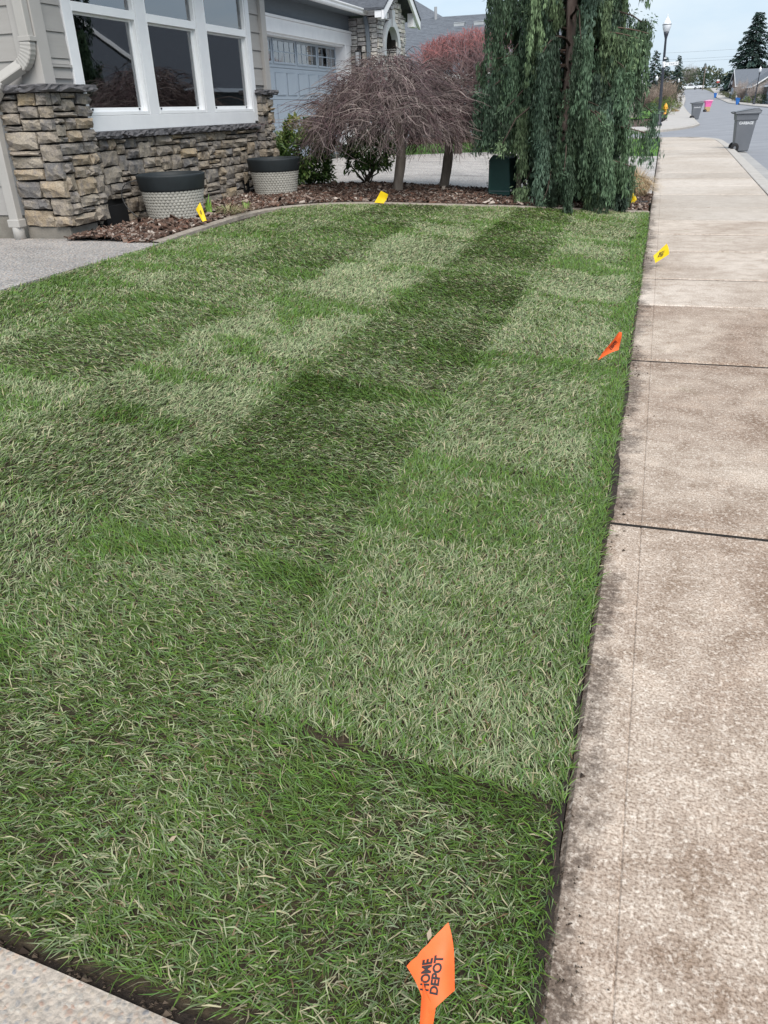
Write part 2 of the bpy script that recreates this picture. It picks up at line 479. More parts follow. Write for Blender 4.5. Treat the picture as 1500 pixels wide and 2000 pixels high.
# ---- near sidewalk: one object for each concrete panel
sidewalk = empty('sidewalk', (0.9, 1, 0), kind='structure', label='concrete sidewalk of square panels beside the new sod')
joints = [-2.4, -0.45, 2.69, 4.85, 6.36, 7.41, 8.92, 10.1, 11.34, 12.8, 14.6] + list(np.arange(16.1, 36, 1.52)) + [37.0, 38.0]
for a, b in zip(joints[:-1], joints[1:]):
    g = Geo()
    ga, gb = (0.005 if a < 4 else 0.011 if a < 6.5 else 0.017), (0.005 if b < 4 else 0.011 if b < 6.5 else 0.017)
    ys = [a + ga, a + ga + 0.001, a + ga + 0.022]
    ys += list(np.linspace(a + ga + 0.022, b - gb - 0.022, max(2, int((b - a) / 0.5) + 1))[1:-1]) + [b - gb - 0.022, b - gb - 0.001, b - gb]
    zs = [-0.12, -0.014, 0.0] + [0.0] * (len(ys) - 6) + [0.0, -0.014, -0.12]
    rows = []
    for y, z in zip(ys, zs):
        xl, xr = float(sw_left(y)), float(sw_right(y))
        if b > 37.5: xr = 1.5 - 0.6 * max(0, (y - 37.0))
        gxp = xl + 0.125
        w = xr - xl
        dz = 0.0 if z == 0 else z
        prof = [(xl + 0.001, -0.12), (xl + 0.002, -0.012), (xl + 0.014, 0), (gxp - 0.004, 0), (gxp, -0.0035), (gxp + 0.004, 0), (xl + w * 0.3, 0), (xl + w * 0.55, 0), (xl + w * 0.8, 0), (xr - 0.02, 0), (xr - 0.006, -0.012), (xr - 0.005, -0.12)]
        rows.append([(px, y, min(pz, dz)) for px, pz in prof])
    g.grid(np.array(rows))
    tilt = rng.normal(0, 0.0015)
    o = obj('concrete_panel', g, MAT['sidewalk'] if b < 6.5 else MAT['sidewalk_mid'] if b < 11.5 else MAT['sidewalk_far'], sidewalk)
    o.location.z = tilt
    obj('joint_filler', Geo().box(float(sw_left(b)), float(sw_right(b)) - 0.01, b - gb - 0.004, b + gb + 0.004, -0.07, -0.008), MAT['joint_dirt'], sidewalk)

def ribbon(name, inner, outer, z_in, z_out, z_bot, mat, parent=None, **tags):
    """long strip between two polylines with a vertical outer face"""
    i_, o_ = np.asarray(inner, float), np.asarray(outer, float)
    zi, zo = zr(i_[:, 1]) + z_in, zr(o_[:, 1]) + z_out
    rows = [np.c_[i_, np.full(len(i_), 0) + zr(i_[:, 1]) + z_bot], np.c_[i_, zi - 0.006], np.c_[i_ + (o_ - i_) * 0.06, zi], np.c_[i_ + (o_ - i_) * 0.90, zo], np.c_[i_ + (o_ - i_) * 0.985, zo - 0.02], np.c_[o_, zr(o_[:, 1]) + z_bot]]
    return obj(name, Geo().grid(np.stack(rows, 1)), mat, parent, smooth=False, **tags)

# curb and gutter of the near block, wrapping round the corner
cy = np.r_[np.arange(-6, 34, 2.0), 34.5, 35.6, 36.6, 37.3, 37.8]
ci = np.c_[sw_right(cy) + 0.004, cy]
ci = np.r_[ci, [(1.1, 38.02), (0.3, 38.06), (-3, 38.1), (-30, 38.1)]]
dirs = np.gradient(ci, axis=0); dirs /= np.linalg.norm(dirs, axis=1)[:, None]
nrm = np.c_[dirs[:, 1], -dirs[:, 0]]
co_ = ci + nrm * 0.24
ribbon('curb', ci, co_, 0.0, -0.005, -0.30, MAT['curb'], kind='structure', label='pale concrete curb curving round the near corner')
cg = co_ + nrm * 0.38
ribbon('gutter_pan', co_ + nrm * 0.002, cg, -0.10, -0.115, -0.30, MAT['gutter'], kind='structure', label='grey concrete gutter strip along the near curb')

# far corner across the side street
fc = np.array([(-30, 47.5), (-6, 47.4), (-0.2, 47.3), (0.4, 47.75), (1.2, 49.4), (2.0, 52.4), (2.5, 56.3), (2.62, 64.5), (2.9, 80), (3.3, 105), (4.4, 160), (6.4, 220), (8.4, 320), (9.0, 345)])
d2 = np.gradient(fc, axis=0); d2 /= np.linalg.norm(d2, axis=1)[:, None]
n2 = np.c_[-d2[:, 1], d2[:, 0]]
ribbon('curb', fc, fc - n2 * 0.2, 0.012, 0.005, -0.30, MAT['curb'], kind='structure', label='pale concrete curb round the far street corner')
fi = np.array([(-30, 50.2), (-6, 50.1), (-0.5, 52.2), (0.05, 55.5), (0.35, 58.5), (0.55, 61), (0.8, 66), (0.95, 70), (1.05, 80), (1.5, 105), (2.6, 160), (4.6, 220), (6.6, 320), (7.2, 345)])
g = Geo().grid(np.stack([np.c_[fi, zr(fi[:, 1]) + 0.03], np.c_[fc, zr(fc[:, 1]) + 0.012]], 1))
MAT['far_walk'] = M('far_sidewalk_concrete', (0.43, 0.405, 0.39), (0.35, 0.33, 0.315), 1.5, 0.9)
obj('far_sidewalk', g, MAT['far_walk'], kind='structure', label='pale concrete sidewalk on the far corner beyond the side street')
g = Geo().grid(np.array([[(-1.2, 47.7, 0.022), (-1.2, 48.9, 0.026)], [(-0.1, 47.65, 0.022), (-0.1, 48.9, 0.026)], [(0.28, 48.0, 0.022), (0.28, 49.0, 0.026)]]))
obj('tactile_strip', g, MAT['yellow_paint'], kind='structure', label='yellow strip on the curb ramp of the far corner')
# right-hand side of the street
ri = np.c_[rr[ry > 20], ry[ry > 20]]
ribbon('curb', ri + (0.32, 0), ri, 0.01, 0.0, -0.30, MAT['curb'], kind='structure', label='pale concrete curb on the far right side of the street')
ro = ri + (0.33, 0)
g = Geo().grid(np.stack([np.c_[ro, zr(ro[:, 1]) + 0.012], np.c_[ro + (1.7, 0), zr(ro[:, 1]) + 0.03]], 1))
obj('right_sidewalk', g, MAT['far_walk'], kind='structure', label='pale concrete sidewalk on the right side of the street')

# ---- lawn outline
EDGE = np.array([(-4.30, 6.62), (-4.35, 7.2), (-4.39, 7.85), (-4.435, 8.5), (-4.41, 8.98), (-4.30, 9.38), (-4.08, 9.76), (-3.8, 10.05), (-3.5, 10.27), (-2.97, 10.58), (-2.36, 10.97), (-1.73, 11.34), (-1.06, 11.66), (-0.4, 11.96), (0.083, 12.17)])
def smooth_line(P, n):
    P = np.asarray(P, float); d = np.r_[0, np.cumsum(np.linalg.norm(np.diff(P, axis=0), axis=1))]
    t = np.linspace(0, d[-1], n); Q = np.c_[np.interp(t, d, P[:, 0]), np.interp(t, d, P[:, 1])]
    for _ in range(3): Q[1:-1] = (Q[:-2] + 2 * Q[1:-1] + Q[2:]) / 4
    return Q
EDGE_S = smooth_line(EDGE, 60)
LAWN = [(-0.024, 0.632), (-0.011, 2), (0.008, 4), (0.028, 6), (0.056, 9), (0.075, 12.06)] + [tuple(p - np.array((-0.02, 0.03))) for p in EDGE_S[::-1][1:]] + [(-4.25, 6.4), (-4.23, 4.4), (-4.24, 2.5), (-4.24, 0.632)]

# soil under and around the sod
def sheet(x0, x1, y0, y1, nx, ny, dz):
    X, Y = np.meshgrid(np.linspace(x0, x1, nx), np.linspace(y0, y1, ny))
    return np.stack([X, Y, zg(X, Y) + dz], -1)
lawn = empty('lawn', (-2, 5, 0.15), kind='structure', label='newly laid lawn of light and dark sod strips')
g = Geo().grid(sheet(-4.5, 0.03, 0.45, 7.0, 16, 20, -0.030))
X, Yt = np.meshgrid(np.linspace(-4.6, 0.12, 20), np.linspace(0, 1, 12))
Ye = np.interp(X, EDGE_S[25:, 0], EDGE_S[25:, 1], left=9.0)
Y = 7.0 + (Ye + 0.03 - 7.0) * Yt
g.grid(np.stack([X, Y, zg(X, Y) - 0.030], -1))
obj('soil_bed', g, MAT['soil'], lawn, label='dark damp soil showing in the gaps round the sod')

# loose soil crumbs spilled at the sod edges
g = Geo()
def crumb(P, s, rr_):
    k = len(P)
    base = np.array([(1, 0, 0), (-.5, .87, 0), (-.5, -.87, 0), (0, 0, .7), (0, 0, -.5)])
    V = P[:, None] + s[:, None, None] * base[None] * rr_.uniform(0.6, 1.3, (k, 5, 1))
    T = np.array([(0, 1, 3), (1, 2, 3), (2, 0, 3), (1, 0, 4), (2, 1, 4), (0, 2, 4)])
    return V.reshape(-1, 3), (np.arange(k)[:, None, None] * 5 + T[None]).reshape(-1, 3)
k = 2600
yy = 0.6 + 11 * rng.random(k) ** 2.2
xx = sw_left(yy) - 0.03 + np.abs(rng.normal(0, 0.022, k)) * (1 + 1.2 * (vnoise(yy, yy * 0, 3.0) > 0.6)) - 0.01
P = np.c_[xx, yy, np.where(xx > sw_left(yy), 0.003, -0.016)]
xf = rng.uniform(-4.2, -0.05, 1500); yf = 0.640 - np.abs(rng.normal(0, 0.02, 1500))
P = np.r_[P, np.c_[xf, yf, zg(xf, yf) - 0.022]]
s = rng.gamma(1.6, 0.0016, len(P)) + 0.001
V, T = crumb(P, s, rng)
tone = rng.random(len(P))[:, None]
C = np.repeat((1 - tone) * np.array((0.03, 0.022, 0.018)) + tone * np.array((0.11, 0.085, 0.065)), 5, 0)
obj('soil_crumbs', g.add(V, None, T, C), M_col('soil_crumb', 1.0, 0.1), lawn, colour=True, kind='stuff', label='loose dark soil crumbs along the sod edge')

# soil washed against and over the slab edge
ys = np.linspace(0.5, 12.0, 700)
nz_ = fbm(ys, ys * 0, 1.6, 17, 4); nz2_ = fbm(ys, ys * 0, 9.0, 27, 3)
spill = np.clip((nz_ - 0.45) * 0.13 + (nz2_ - 0.5) * 0.035, -0.003, 0.03) * np.interp(ys, (0, 3, 8), (1, 0.8, 0.3))
xs = sw_left(ys)
rows = [np.c_[xs - 0.07, ys, np.full(700, -0.012)], np.c_[xs - 0.02, ys, -0.004 + 0.006 * nz2_], np.c_[xs - 0.001, ys, 0.003 + 0.004 * nz2_], np.c_[xs + spill * 0.6 + 0.001, ys, 0.0015 + np.maximum(spill, 0) * 0.10], np.c_[xs + spill + 0.002, ys, np.where(spill > 0.001, 0.0012, -0.01)]]
obj('soil_spill', Geo().grid(np.stack(rows, 1)), MAT['soil'], lawn, smooth=True, label='dark soil spilled along the sidewalk edge')

# ---- sod slabs with their grass
XS = [-0.83, -1.65, -2.48, -3.30, -4.24]
strip_seams = [[1.285, 2.92, 4.6, 6.25, 7.9, 9.5, 11.0], [1.97, 3.72, 5.4, 7.0, 8.7, 10.3], [2.05, 3.45, 5.15, 6.7, 8.4, 10.0], [1.6, 3.1, 4.75, 6.4, 8.1, 9.6], [2.3, 4.0, 5.7, 7.3, 8.9]]
strip_light = [[0.22, 0.58, 0.74, 0.72, 0.84, 0.80, 0.8, 0.78], [0.30, 0.28, 0.24, 0.16, 0.14, 0.16, 0.16], [0.55, 0.80, 0.86, 0.78, 0.80, 0.72, 0.65], [0.55, 0.60, 0.22, 0.26, 0.16, 0.2, 0.22], [0.6, 0.58, 0.50, 0.52, 0.50, 0.48]]  # strip tone: sod colour plus light and shade of the nap
MAT['grass'] = M_col('grass_blade', 0.55, 0.3, 0.22)
G_FRESH, G_DARK, G_PALE, G_BLUE, G_STRAW, G_BROWN = [np.array(c) for c in ((0.102, 0.190, 0.032), (0.092, 0.138, 0.034), (0.300, 0.330, 0.190), (0.158, 0.225, 0.098), (0.37, 0.335, 0.21), (0.15, 0.10, 0.055))]

def grass_blades(x, y, z, light, fresh, dist, rr_, length, parent, name='grass', lean_bias=None):
    k = len(x)
    w = 0.00128 * np.maximum(1, dist / 2.3) ** 0.72 * rr_.uniform(0.75, 1.35, k)
    L = length * rr_.uniform(0.55, 1.35, k) * (1 + 0.25 * fresh)
    th = rr_.uniform(0, 2 * math.pi, k) if lean_bias is None else lean_bias + rr_.normal(0, 0.85, k)
    ph = np.clip(rr_.normal(0.34 + 0.36 * fresh + 0.16 * light, 0.24, k), 0.05, 1.35)
    d = np.c_[np.cos(th) * np.cos(ph), np.sin(th) * np.cos(ph), np.sin(ph)]
    sd = np.c_[-np.sin(th), np.cos(th), rr_.normal(0, 0.5, k)]
    sd /= np.linalg.norm(sd, axis=1)[:, None]
    base = np.c_[x, y, z + rr_.uniform(-0.008, 0.012, k)]
    mid = base + d * (L * 0.5)[:, None]
    d2 = d.copy(); d2[:, 2] -= rr_.uniform(0.15, 0.75, k); d2[:, :2] += rr_.normal(0, 0.22, (k, 2))
    d2 /= np.linalg.norm(d2, axis=1)[:, None]
    tip = mid + d2 * (L * 0.55)[:, None]
    mid[:, 2] = np.maximum(mid[:, 2], z + 0.004)
    tip[:, 2] = np.maximum(tip[:, 2], z + 0.003 + 0.012 * rr_.random(k))
    wv = sd * w[:, None]
    V = np.stack([base - wv * 0.7, base + wv * 0.7, mid + wv, mid - wv, tip], 1).reshape(-1, 3)
    o5 = np.arange(k)[:, None] * 5
    Q = o5 + np.array([[0, 1, 2, 3]]); T = o5 + np.array([[3, 2, 4]])
    # blade colour, with the nap shading of its strip painted in
    q = rr_.random(k)
    pa = np.clip(0.09 + 0.43 * light - 0.42 * fresh, 0.02, 0.75)          # pale
    pb = np.clip(0.10 + 0.30 * light - 0.05 * fresh, 0.04, 0.4)           # blue-green
    ps = np.clip(0.085 + 0.04 * light - 0.12 * fresh, 0.012, 0.3)          # straw
    pd = np.clip(0.42 * (1 - light) - 0.10 * fresh, 0.05, 0.5)            # dark
    C = np.tile(G_FRESH, (k, 1)).astype(float)
    c1 = pa; c2 = c1 + pb; c3 = c2 + ps; c4 = c3 + pd; c5 = c4 + 0.02
    C[q < c5] = G_BROWN; C[q < c4] = G_DARK; C[q < c3] = G_STRAW; C[q < c2] = G_BLUE; C[q < c1] = G_PALE
    nx = rr_.normal(0, 1, (k, 1))
    C = C * (1 + 0.15 * nx) * (0.92 + 0.16 * light[:, None]) + rr_.normal(0, 0.006, (k, 3))
    C = np.clip(C, 0.01, 0.6)
    C5 = np.stack([C, C, C, C, C * 1.05], 1).reshape(-1, 3)
    return obj(name, Geo().add(V, Q, T, C5), MAT['grass'], parent, colour=True, kind='stuff')

x_hi = None
for si in range(5):
    xa = XS[si]; xb = XS[si - 1] if si else 0.06
    seams = strip_seams[si]
    ylist = [0.634] + seams + [12.3]
    for bi, (ya, yb) in enumerate(zip(ylist[:-1], ylist[1:])):
        # the slab itself: soil and thatch, clipped to the lawn outline
        gap = 0.004
        us = np.linspace(0, 1, 9); vs = np.linspace(0, 1, 11)
        U_, V_ = np.meshgrid(us, vs)
        Y = ya + gap + (yb - ya - 2 * gap) * V_
        wig = 0.006 * np.sin(Y * 9 + si)
        xr_edge = (sw_left(Y) - 0.012 - 0.012 * vnoise(Y, Y * 0, 2.5, 4)) if si == 0 else (xb - gap + wig)
        X = xa + gap + wig + (xr_edge - xa - gap - wig) * U_
        X = np.where(si == 4, np.maximum(X, np.interp(Y, [0, 6.5, 7.8, 8.5, 9.0], [-4.235, -4.245, -4.36, -4.40, -4.38])), X)
        ylim = np.interp(X, EDGE_S[25:, 0], EDGE_S[25:, 1] - 0.02, left=9.0)
        Y = np.minimum(Y, ylim)
        if Y.max() - Y.min() < 0.25: continue
        hump = 0.010 * (vnoise(X, Y, 2.2, 5) - 0.5)
        Z = zg(X, Y) - 0.004 + hump
        edge = np.zeros_like(Z); edge[0] = edge[-1] = 1; edge[:, 0] = edge[:, -1] = 1
        Zt = Z - 0.006 * edge
        g = Geo().grid(np.stack([X, Y, Zt], -1))
        ring = [(0, j) for j in range(9)] + [(i, 8) for i in range(1, 11)] + [(10, j) for j in range(7, -1, -1)] + [(i, 0) for i in range(9, 0, -1)]
        rt = np.array([(X[i, j], Y[i, j], Zt[i, j]) for i, j in ring]); rb = rt.copy(); rb[:, 2] -= 0.034
        g.grid(np.stack([np.r_[rt, rt[:1]], np.r_[rb, rb[:1]]], 0))
        slab = obj('sod_slab', g, MAT['sod_soil'], lawn)
        # grass
        x0, x1, y0, y1 = X.min(), X.max(), Y.min(), Y.max()
        yc = (y0 + y1) / 2; xc = (x0 + x1) / 2
        dist = math.hypot(max(0.9, math.hypot(xc, yc) - 0.3), 1.3)
        dens = 28000 * min(1.0, (2.4 / dist)) ** 1.15
        view = (xc / max(yc, 0.1))
        if view < -1.25 and yc < 4: dens *= 0.6
        k = int((x1 - x0) * (y1 - y0) * dens)
        x = rng.uniform(x0 - 0.004, x1 + 0.014, k); y = rng.uniform(y0 - 0.004, y1 + 0.004, k)
        ok = in_poly(x, y, LAWN)
        # thin spots and torn seams
        tear = (np.minimum(y - ya, yb - y) < 0.014) & (vnoise(x, y, 4.0, 11) > 0.6)
        ok &= ~tear
        x, y = x[ok], y[ok]
        v = (y - ya) / (yb - ya)
        L0 = strip_light[si][min(bi, len(strip_light[si]) - 1)]
        nz = fbm(x, y, 2.6, 21 + si) - 0.5
        nz2 = fbm(x * 0.6, y * 1.8, 5.0, 31 + si) - 0.5
        fine = fbm(x, y, 14.0, 41) - 0.5
        big = fbm(x * 0.8, y * 1.3, 1.2, 25 + 3 * si + bi, 2) - 0.5
        Ls = L0
        L0 = L0 - 0.22 * np.clip(1 - v / 0.35, 0, 1) * (L0 > 0.45)
        soft = 0.14 * (fbm(x, y, 5.0, 91) - 0.5) + rng.normal(0, 0.015, len(x))
        nb = strip_light[min(4, si + 1)][min(bi, 5)]; nb2 = strip_light[max(0, si - 1)][min(bi, 5)]
        L0v = np.where(x + soft < xa + 0.03, nb, np.where(x + soft > xb - 0.03, nb2, L0))
        light = np.clip(L0v + 0.7 * big * (0.3 + L0) + 0.7 * nz * (0.5 + L0) + 0.45 * nz2 + 0.5 * fine, 0, 1)
        fr = np.clip((v - 0.87 + 0.34 * (fbm(x, y, 4.0, 51 + bi) - 0.5)) / 0.13, 0, 1) * (0.55 + 0.45 * (fbm(x, y, 1.3, 61 + bi + si) > 0.45))
        if si == 0: fr = np.maximum(fr, 0.7 * np.clip((x + 0.16 - 0.3 * (fbm(y, y * 0, 1.4, 9) - 0.5)) / 0.12, 0, 1))
        fr = np.maximum(fr, np.clip((fbm(x, y, 1.9, 71) - 0.64) / 0.12, 0, 1) * 0.8)
        bands = np.clip((fbm(x * 0.55 + 0.25 * y, y * 2.4, 1.0, 73 + si) + 0.16 * (fbm(x, y, 9.0, 75) - 0.5) - 0.58) / 0.16, 0, 1)
        fr = np.maximum(fr, 0.75 * bands * (0.4 + 0.6 * L0))
        light = light * (1 - 0.75 * fr)
        z = zg(x, y) - 0.003 + 0.010 * (vnoise(x, y, 2.2, 5) - 0.5)
        dd = np.sqrt(x * x + y * y + 1.7)
        # blades of one roll were pressed one way; neighbouring strips lie the other way
        base_th = (R(75) if Ls > 0.42 else R(-160)) + 3.0 * (fbm(x, y, 1.1, 81 + si + bi) - 0.5)
        grass_blades(x, y, z, light, fr, dd, rng, 0.037, slab, 'grass', base_th)

# bleached leaf scraps lying in the grass
k = 34
x = rng.uniform(-3.5, -0.15, k); y = 0.8 + rng.random(k) ** 1.6 * 8
P = np.c_[x, y, zg(x, y) + 0.03]
g = Geo()
for p_ in P:
    s = rng.uniform(0.004, 0.009); a = rng.uniform(0, 6.28)
    c, s_ = math.cos(a), math.sin(a)
    pts = np.array([(-1.5, 0, 0.1), (-0.3, -0.6, 0.3), (0.2, 0.7, 0.0), (1.6, 0.1, 0.45)]) * s
    pts = np.c_[pts[:, 0] * c - pts[:, 1] * s_, pts[:, 0] * s_ + pts[:, 1] * c, pts[:, 2]] + p_
    g.add(pts, None, [(0, 1, 2), (2, 1, 3)], np.array((0.42, 0.33, 0.24)) * rng.uniform(0.5, 1.1))
obj('leaf_scraps', g, M_col('dry_leaf', 0.9, 0.1), lawn, colour=True, kind='stuff', label='small bleached leaf scraps lying in the grass')

# ---- concrete edging between lawn and mulch
d_ = np.gradient(EDGE_S, axis=0); d_ /= np.linalg.norm(d_, axis=1)[:, None]
nn = np.c_[-d_[:, 1], d_[:, 0]]                     # towards the bed
rows = []
wob = rng.normal(0, 0.004, len(EDGE_S))
for off, dz in ((0.0, -0.06), (0.003, 0.006), (0.012, 0.014), (0.075, 0.018), (0.085, 0.008), (0.10, -0.06)):
    q = EDGE_S + nn * (off + wob[:, None] * (0 < off))
    rows.append(np.c_[q, zg(q[:, 0], q[:, 1]) + dz])
obj('bed_edging', Geo().grid(np.stack(rows, 1)), MAT['edging'], kind='structure', label='narrow concrete edging curving between lawn and mulch bed')

# ---- mulch bed
BACK = np.array([(-5.30, 6.60), (-5.42, 7.4), (-5.42, 8.5), (-5.42, 9.6), (-5.42, 10.8), (-5.42, 11.8), (-5.30, 12.5), (-4.9, 12.6), (-4.2, 12.66), (-3.58, 12.78), (-2.43, 13.2), (-1.2, 13.78), (0.11, 14.45)])
BACK_S = smooth_line(BACK, 60)
FR = EDGE_S + nn * 0.098
def bed_pt(s, v):
    """s along (0..1), v across (0 front, 1 back)"""
    i = np.asarray(s) * 59
    f = np.stack([np.interp(i, range(60), FR[:, c]) for c in (0, 1)], -1)
    b = np.stack([np.interp(i, range(60), BACK_S[:, c]) for c in (0, 1)], -1)
    return f + (b - f) * np.asarray(v)[..., None]
S_, V_ = np.meshgrid(np.linspace(0, 1, 70), np.linspace(0, 1, 14), indexing='ij')
Pb = bed_pt(S_, V_)
Zb = zg(Pb[..., 0], Pb[..., 1]) + 0.01 + 0.03 * np.sin(math.pi * V_) + 0.03 * (vnoise(Pb[..., 0], Pb[..., 1], 3.0) - 0.5)
bed = empty('mulch_bed', (-3, 11.5, 0.3), kind='structure', label='bark mulch bed between the lawn and the driveway')
obj('bed_soil', Geo().grid(np.dstack([Pb, Zb])), MAT['mulch_base'], bed, smooth=True, label='dark earth under the bark')
k = 16000
s = rng.random(k); s[:900] = rng.random(900) * 0.04; v = rng.random(k)
p = bed_pt(s, v)
z = zg(p[:, 0], p[:, 1]) + 0.01 + 0.03 * np.sin(math.pi * v) + 0.03 * (vnoise(p[:, 0], p[:, 1], 3.0) - 0.5) + rng.uniform(0.002, 0.018, k)
Lc = rng.gamma(3.0, 0.0072, k) + 0.008; Wc = Lc * rng.uniform(0.22, 0.55, k); Hc = rng.uniform(0.003, 0.007, k)
a = rng.uniform(0, 6.28, k); ti = rng.normal(0, 0.35, k); tj = rng.normal(0, 0.35, k)
ex = np.c_[np.cos(a) * np.cos(ti), np.sin(a) * np.cos(ti), np.sin(ti)] * Lc[:, None]
ey = np.c_[-np.sin(a) * np.cos(tj), np.cos(a) * np.cos(tj), np.sin(tj)] * Wc[:, None]
ez = np.tile((0, 0, 1.0), (k, 1)) * Hc[:, None]
ctr = np.c_[p, z]
corner = []
for cz in (-1, 1):
    for cx_, cy_ in ((-1, -0.6), (1, -1), (0.8, 0.8), (-0.9, 1)):
        jx = rng.uniform(0.75, 1.15, (k, 1))
        corner.append(ctr + ex * cx_ * jx + ey * cy_ + ez * cz)
V = np.stack(corner, 1).reshape(-1, 3)
o8 = np.arange(k)[:, None, None] * 8
Q = (o8 + np.array([(4, 5, 6, 7), (0, 1, 5, 4), (1, 2, 6, 5), (2, 3, 7, 6), (3, 0, 4, 7)])[None]).reshape(-1, 4)
pal = np.array([(0.125, 0.078, 0.06), (0.085, 0.055, 0.043), (0.18, 0.125, 0.10), (0.26, 0.205, 0.175), (0.38, 0.33, 0.29), (0.05, 0.037, 0.033), (0.165, 0.09, 0.066)])
C = pal[rng.choice(7, k, p=[.24, .2, .16, .14, .07, .11, .08])] * rng.uniform(0.7, 1.25, (k, 1))
obj('bark_chips', Geo().add(V, Q, None, np.repeat(C, 8, 0)), M_col('bark_chip', 0.95, 0.15, 0, 60), bed, colour=True, kind='stuff', label='scattered brown bark chips of mixed tones')

# ---- paths and driveway
def slab_strip(name, front, back, dz, mat, nx=24, ny=10, thick=0.10, **tags):
    f, b = smooth_line(front, nx), smooth_line(back, nx)
    t = np.linspace(0, 1, ny)[:, None, None]
    P = f[None] * (1 - t) + b[None] * t
    Z = zg(P[..., 0], P[..., 1]) + dz
    g = Geo().grid(np.dstack([P, Z]))
    ring = np.r_[np.dstack([P, Z])[0], np.dstack([P, Z])[1:, -1], np.dstack([P, Z])[-1, ::-1][1:], np.dstack([P, Z])[::-1, 0][1:]]
    low = ring.copy(); low[:, 2] -= thick
    g.grid(np.stack([ring, low], 0))
    return obj(name, g, mat, kind='structure', **tags)
slab_strip('front_walk', [(-4.6, -3), (-0.04, -3)], [(-4.6, 0.628), (-2.2, 0.628), (-0.95, 0.626), (-0.6, 0.607), (-0.05, 0.595)], -0.012, MAT['agg_near'], label='pale exposed aggregate walk in the near left corner')
slab_strip('side_path', [(-9.5, 2.2), (-4.275, 2.2)], [(-9.5, 6.66), (-6.2, 6.68), (-5.3, 6.74), (-4.29, 6.72)], 0.002, MAT['agg_path'], label='grey exposed aggregate path in front of the stone pillar')
driveway = slab_strip('driveway', [(-7.4, 12.5), (-5.35, 12.52), (-4.9, 12.63), (-3.58, 12.81), (-2.43, 13.23), (-1.2, 13.81), (0.10, 14.48)], [(-7.4, 20.6), (-5.6, 20.7), (-4.3, 21.55), (-2, 23.3), (0.20, 25.1)], 0.004, MAT['agg_drive'], label='exposed aggregate driveway behind the bare maples')
# a sawn control joint across the driveway
for a_, b_ in (((-4.2, 14.4), (0.12, 17.0)), ((-6.8, 16.6), (0.14, 20.4))):
    t = np.linspace(0, 1, 20)[:, None]; P = np.array(a_) * (1 - t) + np.array(b_) * t
    dv = np.array(b_) - np.array(a_); dv = np.array((-dv[1], dv[0])) / np.linalg.norm(dv) * 0.008
    q0, q1 = P - dv, P + dv
    g = Geo().grid(np.stack([np.c_[q0, zg(q0[:, 0], q0[:, 1]) + 0.007], np.c_[q1, zg(q1[:, 0], q1[:, 1]) + 0.007]], 0))
    obj('control_joint', g, MAT['soil'], driveway)
# neighbour's lawn beyond the driveway
nf = [(-7.4, 20.66), (-5.6, 20.76), (-4.3, 21.6), (-2, 23.36), (0.19, 25.16)]; nb = [(-7.4, 30.5), (-5.6, 32.0), (-3, 35), (-1.5, 36.6), (0.31, 36.9)]
nl = slab_strip('neighbour_lawn', nf, nb, 0.004, MAT['far_lawn'], label='bright green mown lawn beyond the driveway')
k = 12000
i = rng.random(k) * 23; t = rng.random(k) ** 1.3
f_, b_ = smooth_line(nf, 24), smooth_line(nb, 24)
P = np.stack([np.interp(i, range(24), f_[:, c]) * (1 - t) + np.interp(i, range(24), b_[:, c]) * t for c in (0, 1)], -1)
x, y = P[:, 0], P[:, 1]
go = grass_blades(x, y, zg(x, y) + 0.004, np.full(k, 0.0), np.full(k, 1.0), np.full(k, 14.0), rng, 0.05, nl, 'grass')

# ================================================================ HOUSE
def mat_stone(name, stops, bs=9):
    """each stone takes its own tone; grain and lichen vary inside a stone"""
    m, n, l, p = new_mat(name)
    oi = n.new('ShaderNodeObjectInfo')
    geo = n.new('ShaderNodeNewGeometry'); co = geo.outputs['Position']
    base = ramp(n, l, oi.outputs['Random'], stops); base.color_ramp.interpolation = 'CONSTANT'
    wob = noise_node(n, l, bs, 5, 0.62, co, 0.5)
    c = mixc(n, l, ramp(n, l, wob.outputs['Fac'], [(0.42, (0, 0, 0)), (0.66, (0.8, 0.8, 0.8))]).outputs['Color'], base.outputs['Color'], (0.345, 0.30, 0.24))
    gr = noise_node(n, l, bs * 1.7, 5, 0.65, co)
    c = mixc(n, l, ramp(n, l, gr.outputs['Fac'], [(0.50, (0, 0, 0)), (0.70, (0.85, 0.85, 0.85))]).outputs['Color'], c, (0.155, 0.145, 0.15))
    sp = noise_node(n, l, 70, 4, 0.7, co)
    c = mixc(n, l, 0.8, c, ramp(n, l, sp.outputs['Fac'], [(0.35, (0.68, 0.67, 0.66)), (0.65, (1.22, 1.2, 1.18))]).outputs['Color'], 'MULTIPLY')
    l.new(c, p.inputs['Base Color'])
    p.inputs['Roughness'].default_value = 0.85; p.inputs['Specular IOR Level'].default_value = 0.25
    h = mathn(n, l, 'ADD', wob.outputs['Fac'], mathn(n, l, 'MULTIPLY', sp.outputs['Fac'], 0.35))
    bump(n, l, h, 0.9, 0.02, p)
    return m
MAT['stone'] = mat_stone('ledge_stone', [(0.0, (0.28, 0.235, 0.185)), (0.16, (0.22, 0.20, 0.182)), (0.36, (0.18, 0.172, 0.168)), (0.5, (0.31, 0.25, 0.18)), (0.62, (0.26, 0.228, 0.195)), (0.76, (0.145, 0.14, 0.14)), (0.86, (0.32, 0.285, 0.24)), (0.95, (0.38, 0.30, 0.20))])
MAT['cap'] = M('cap_stone', (0.155, 0.15, 0.158), (0.085, 0.082, 0.088), 14, 0.9, 0.8, 30, bdist=0.015)
MAT['joint'] = M('stone_backing', (0.035, 0.032, 0.03), (0.02, 0.018, 0.017), 20, 1.0)
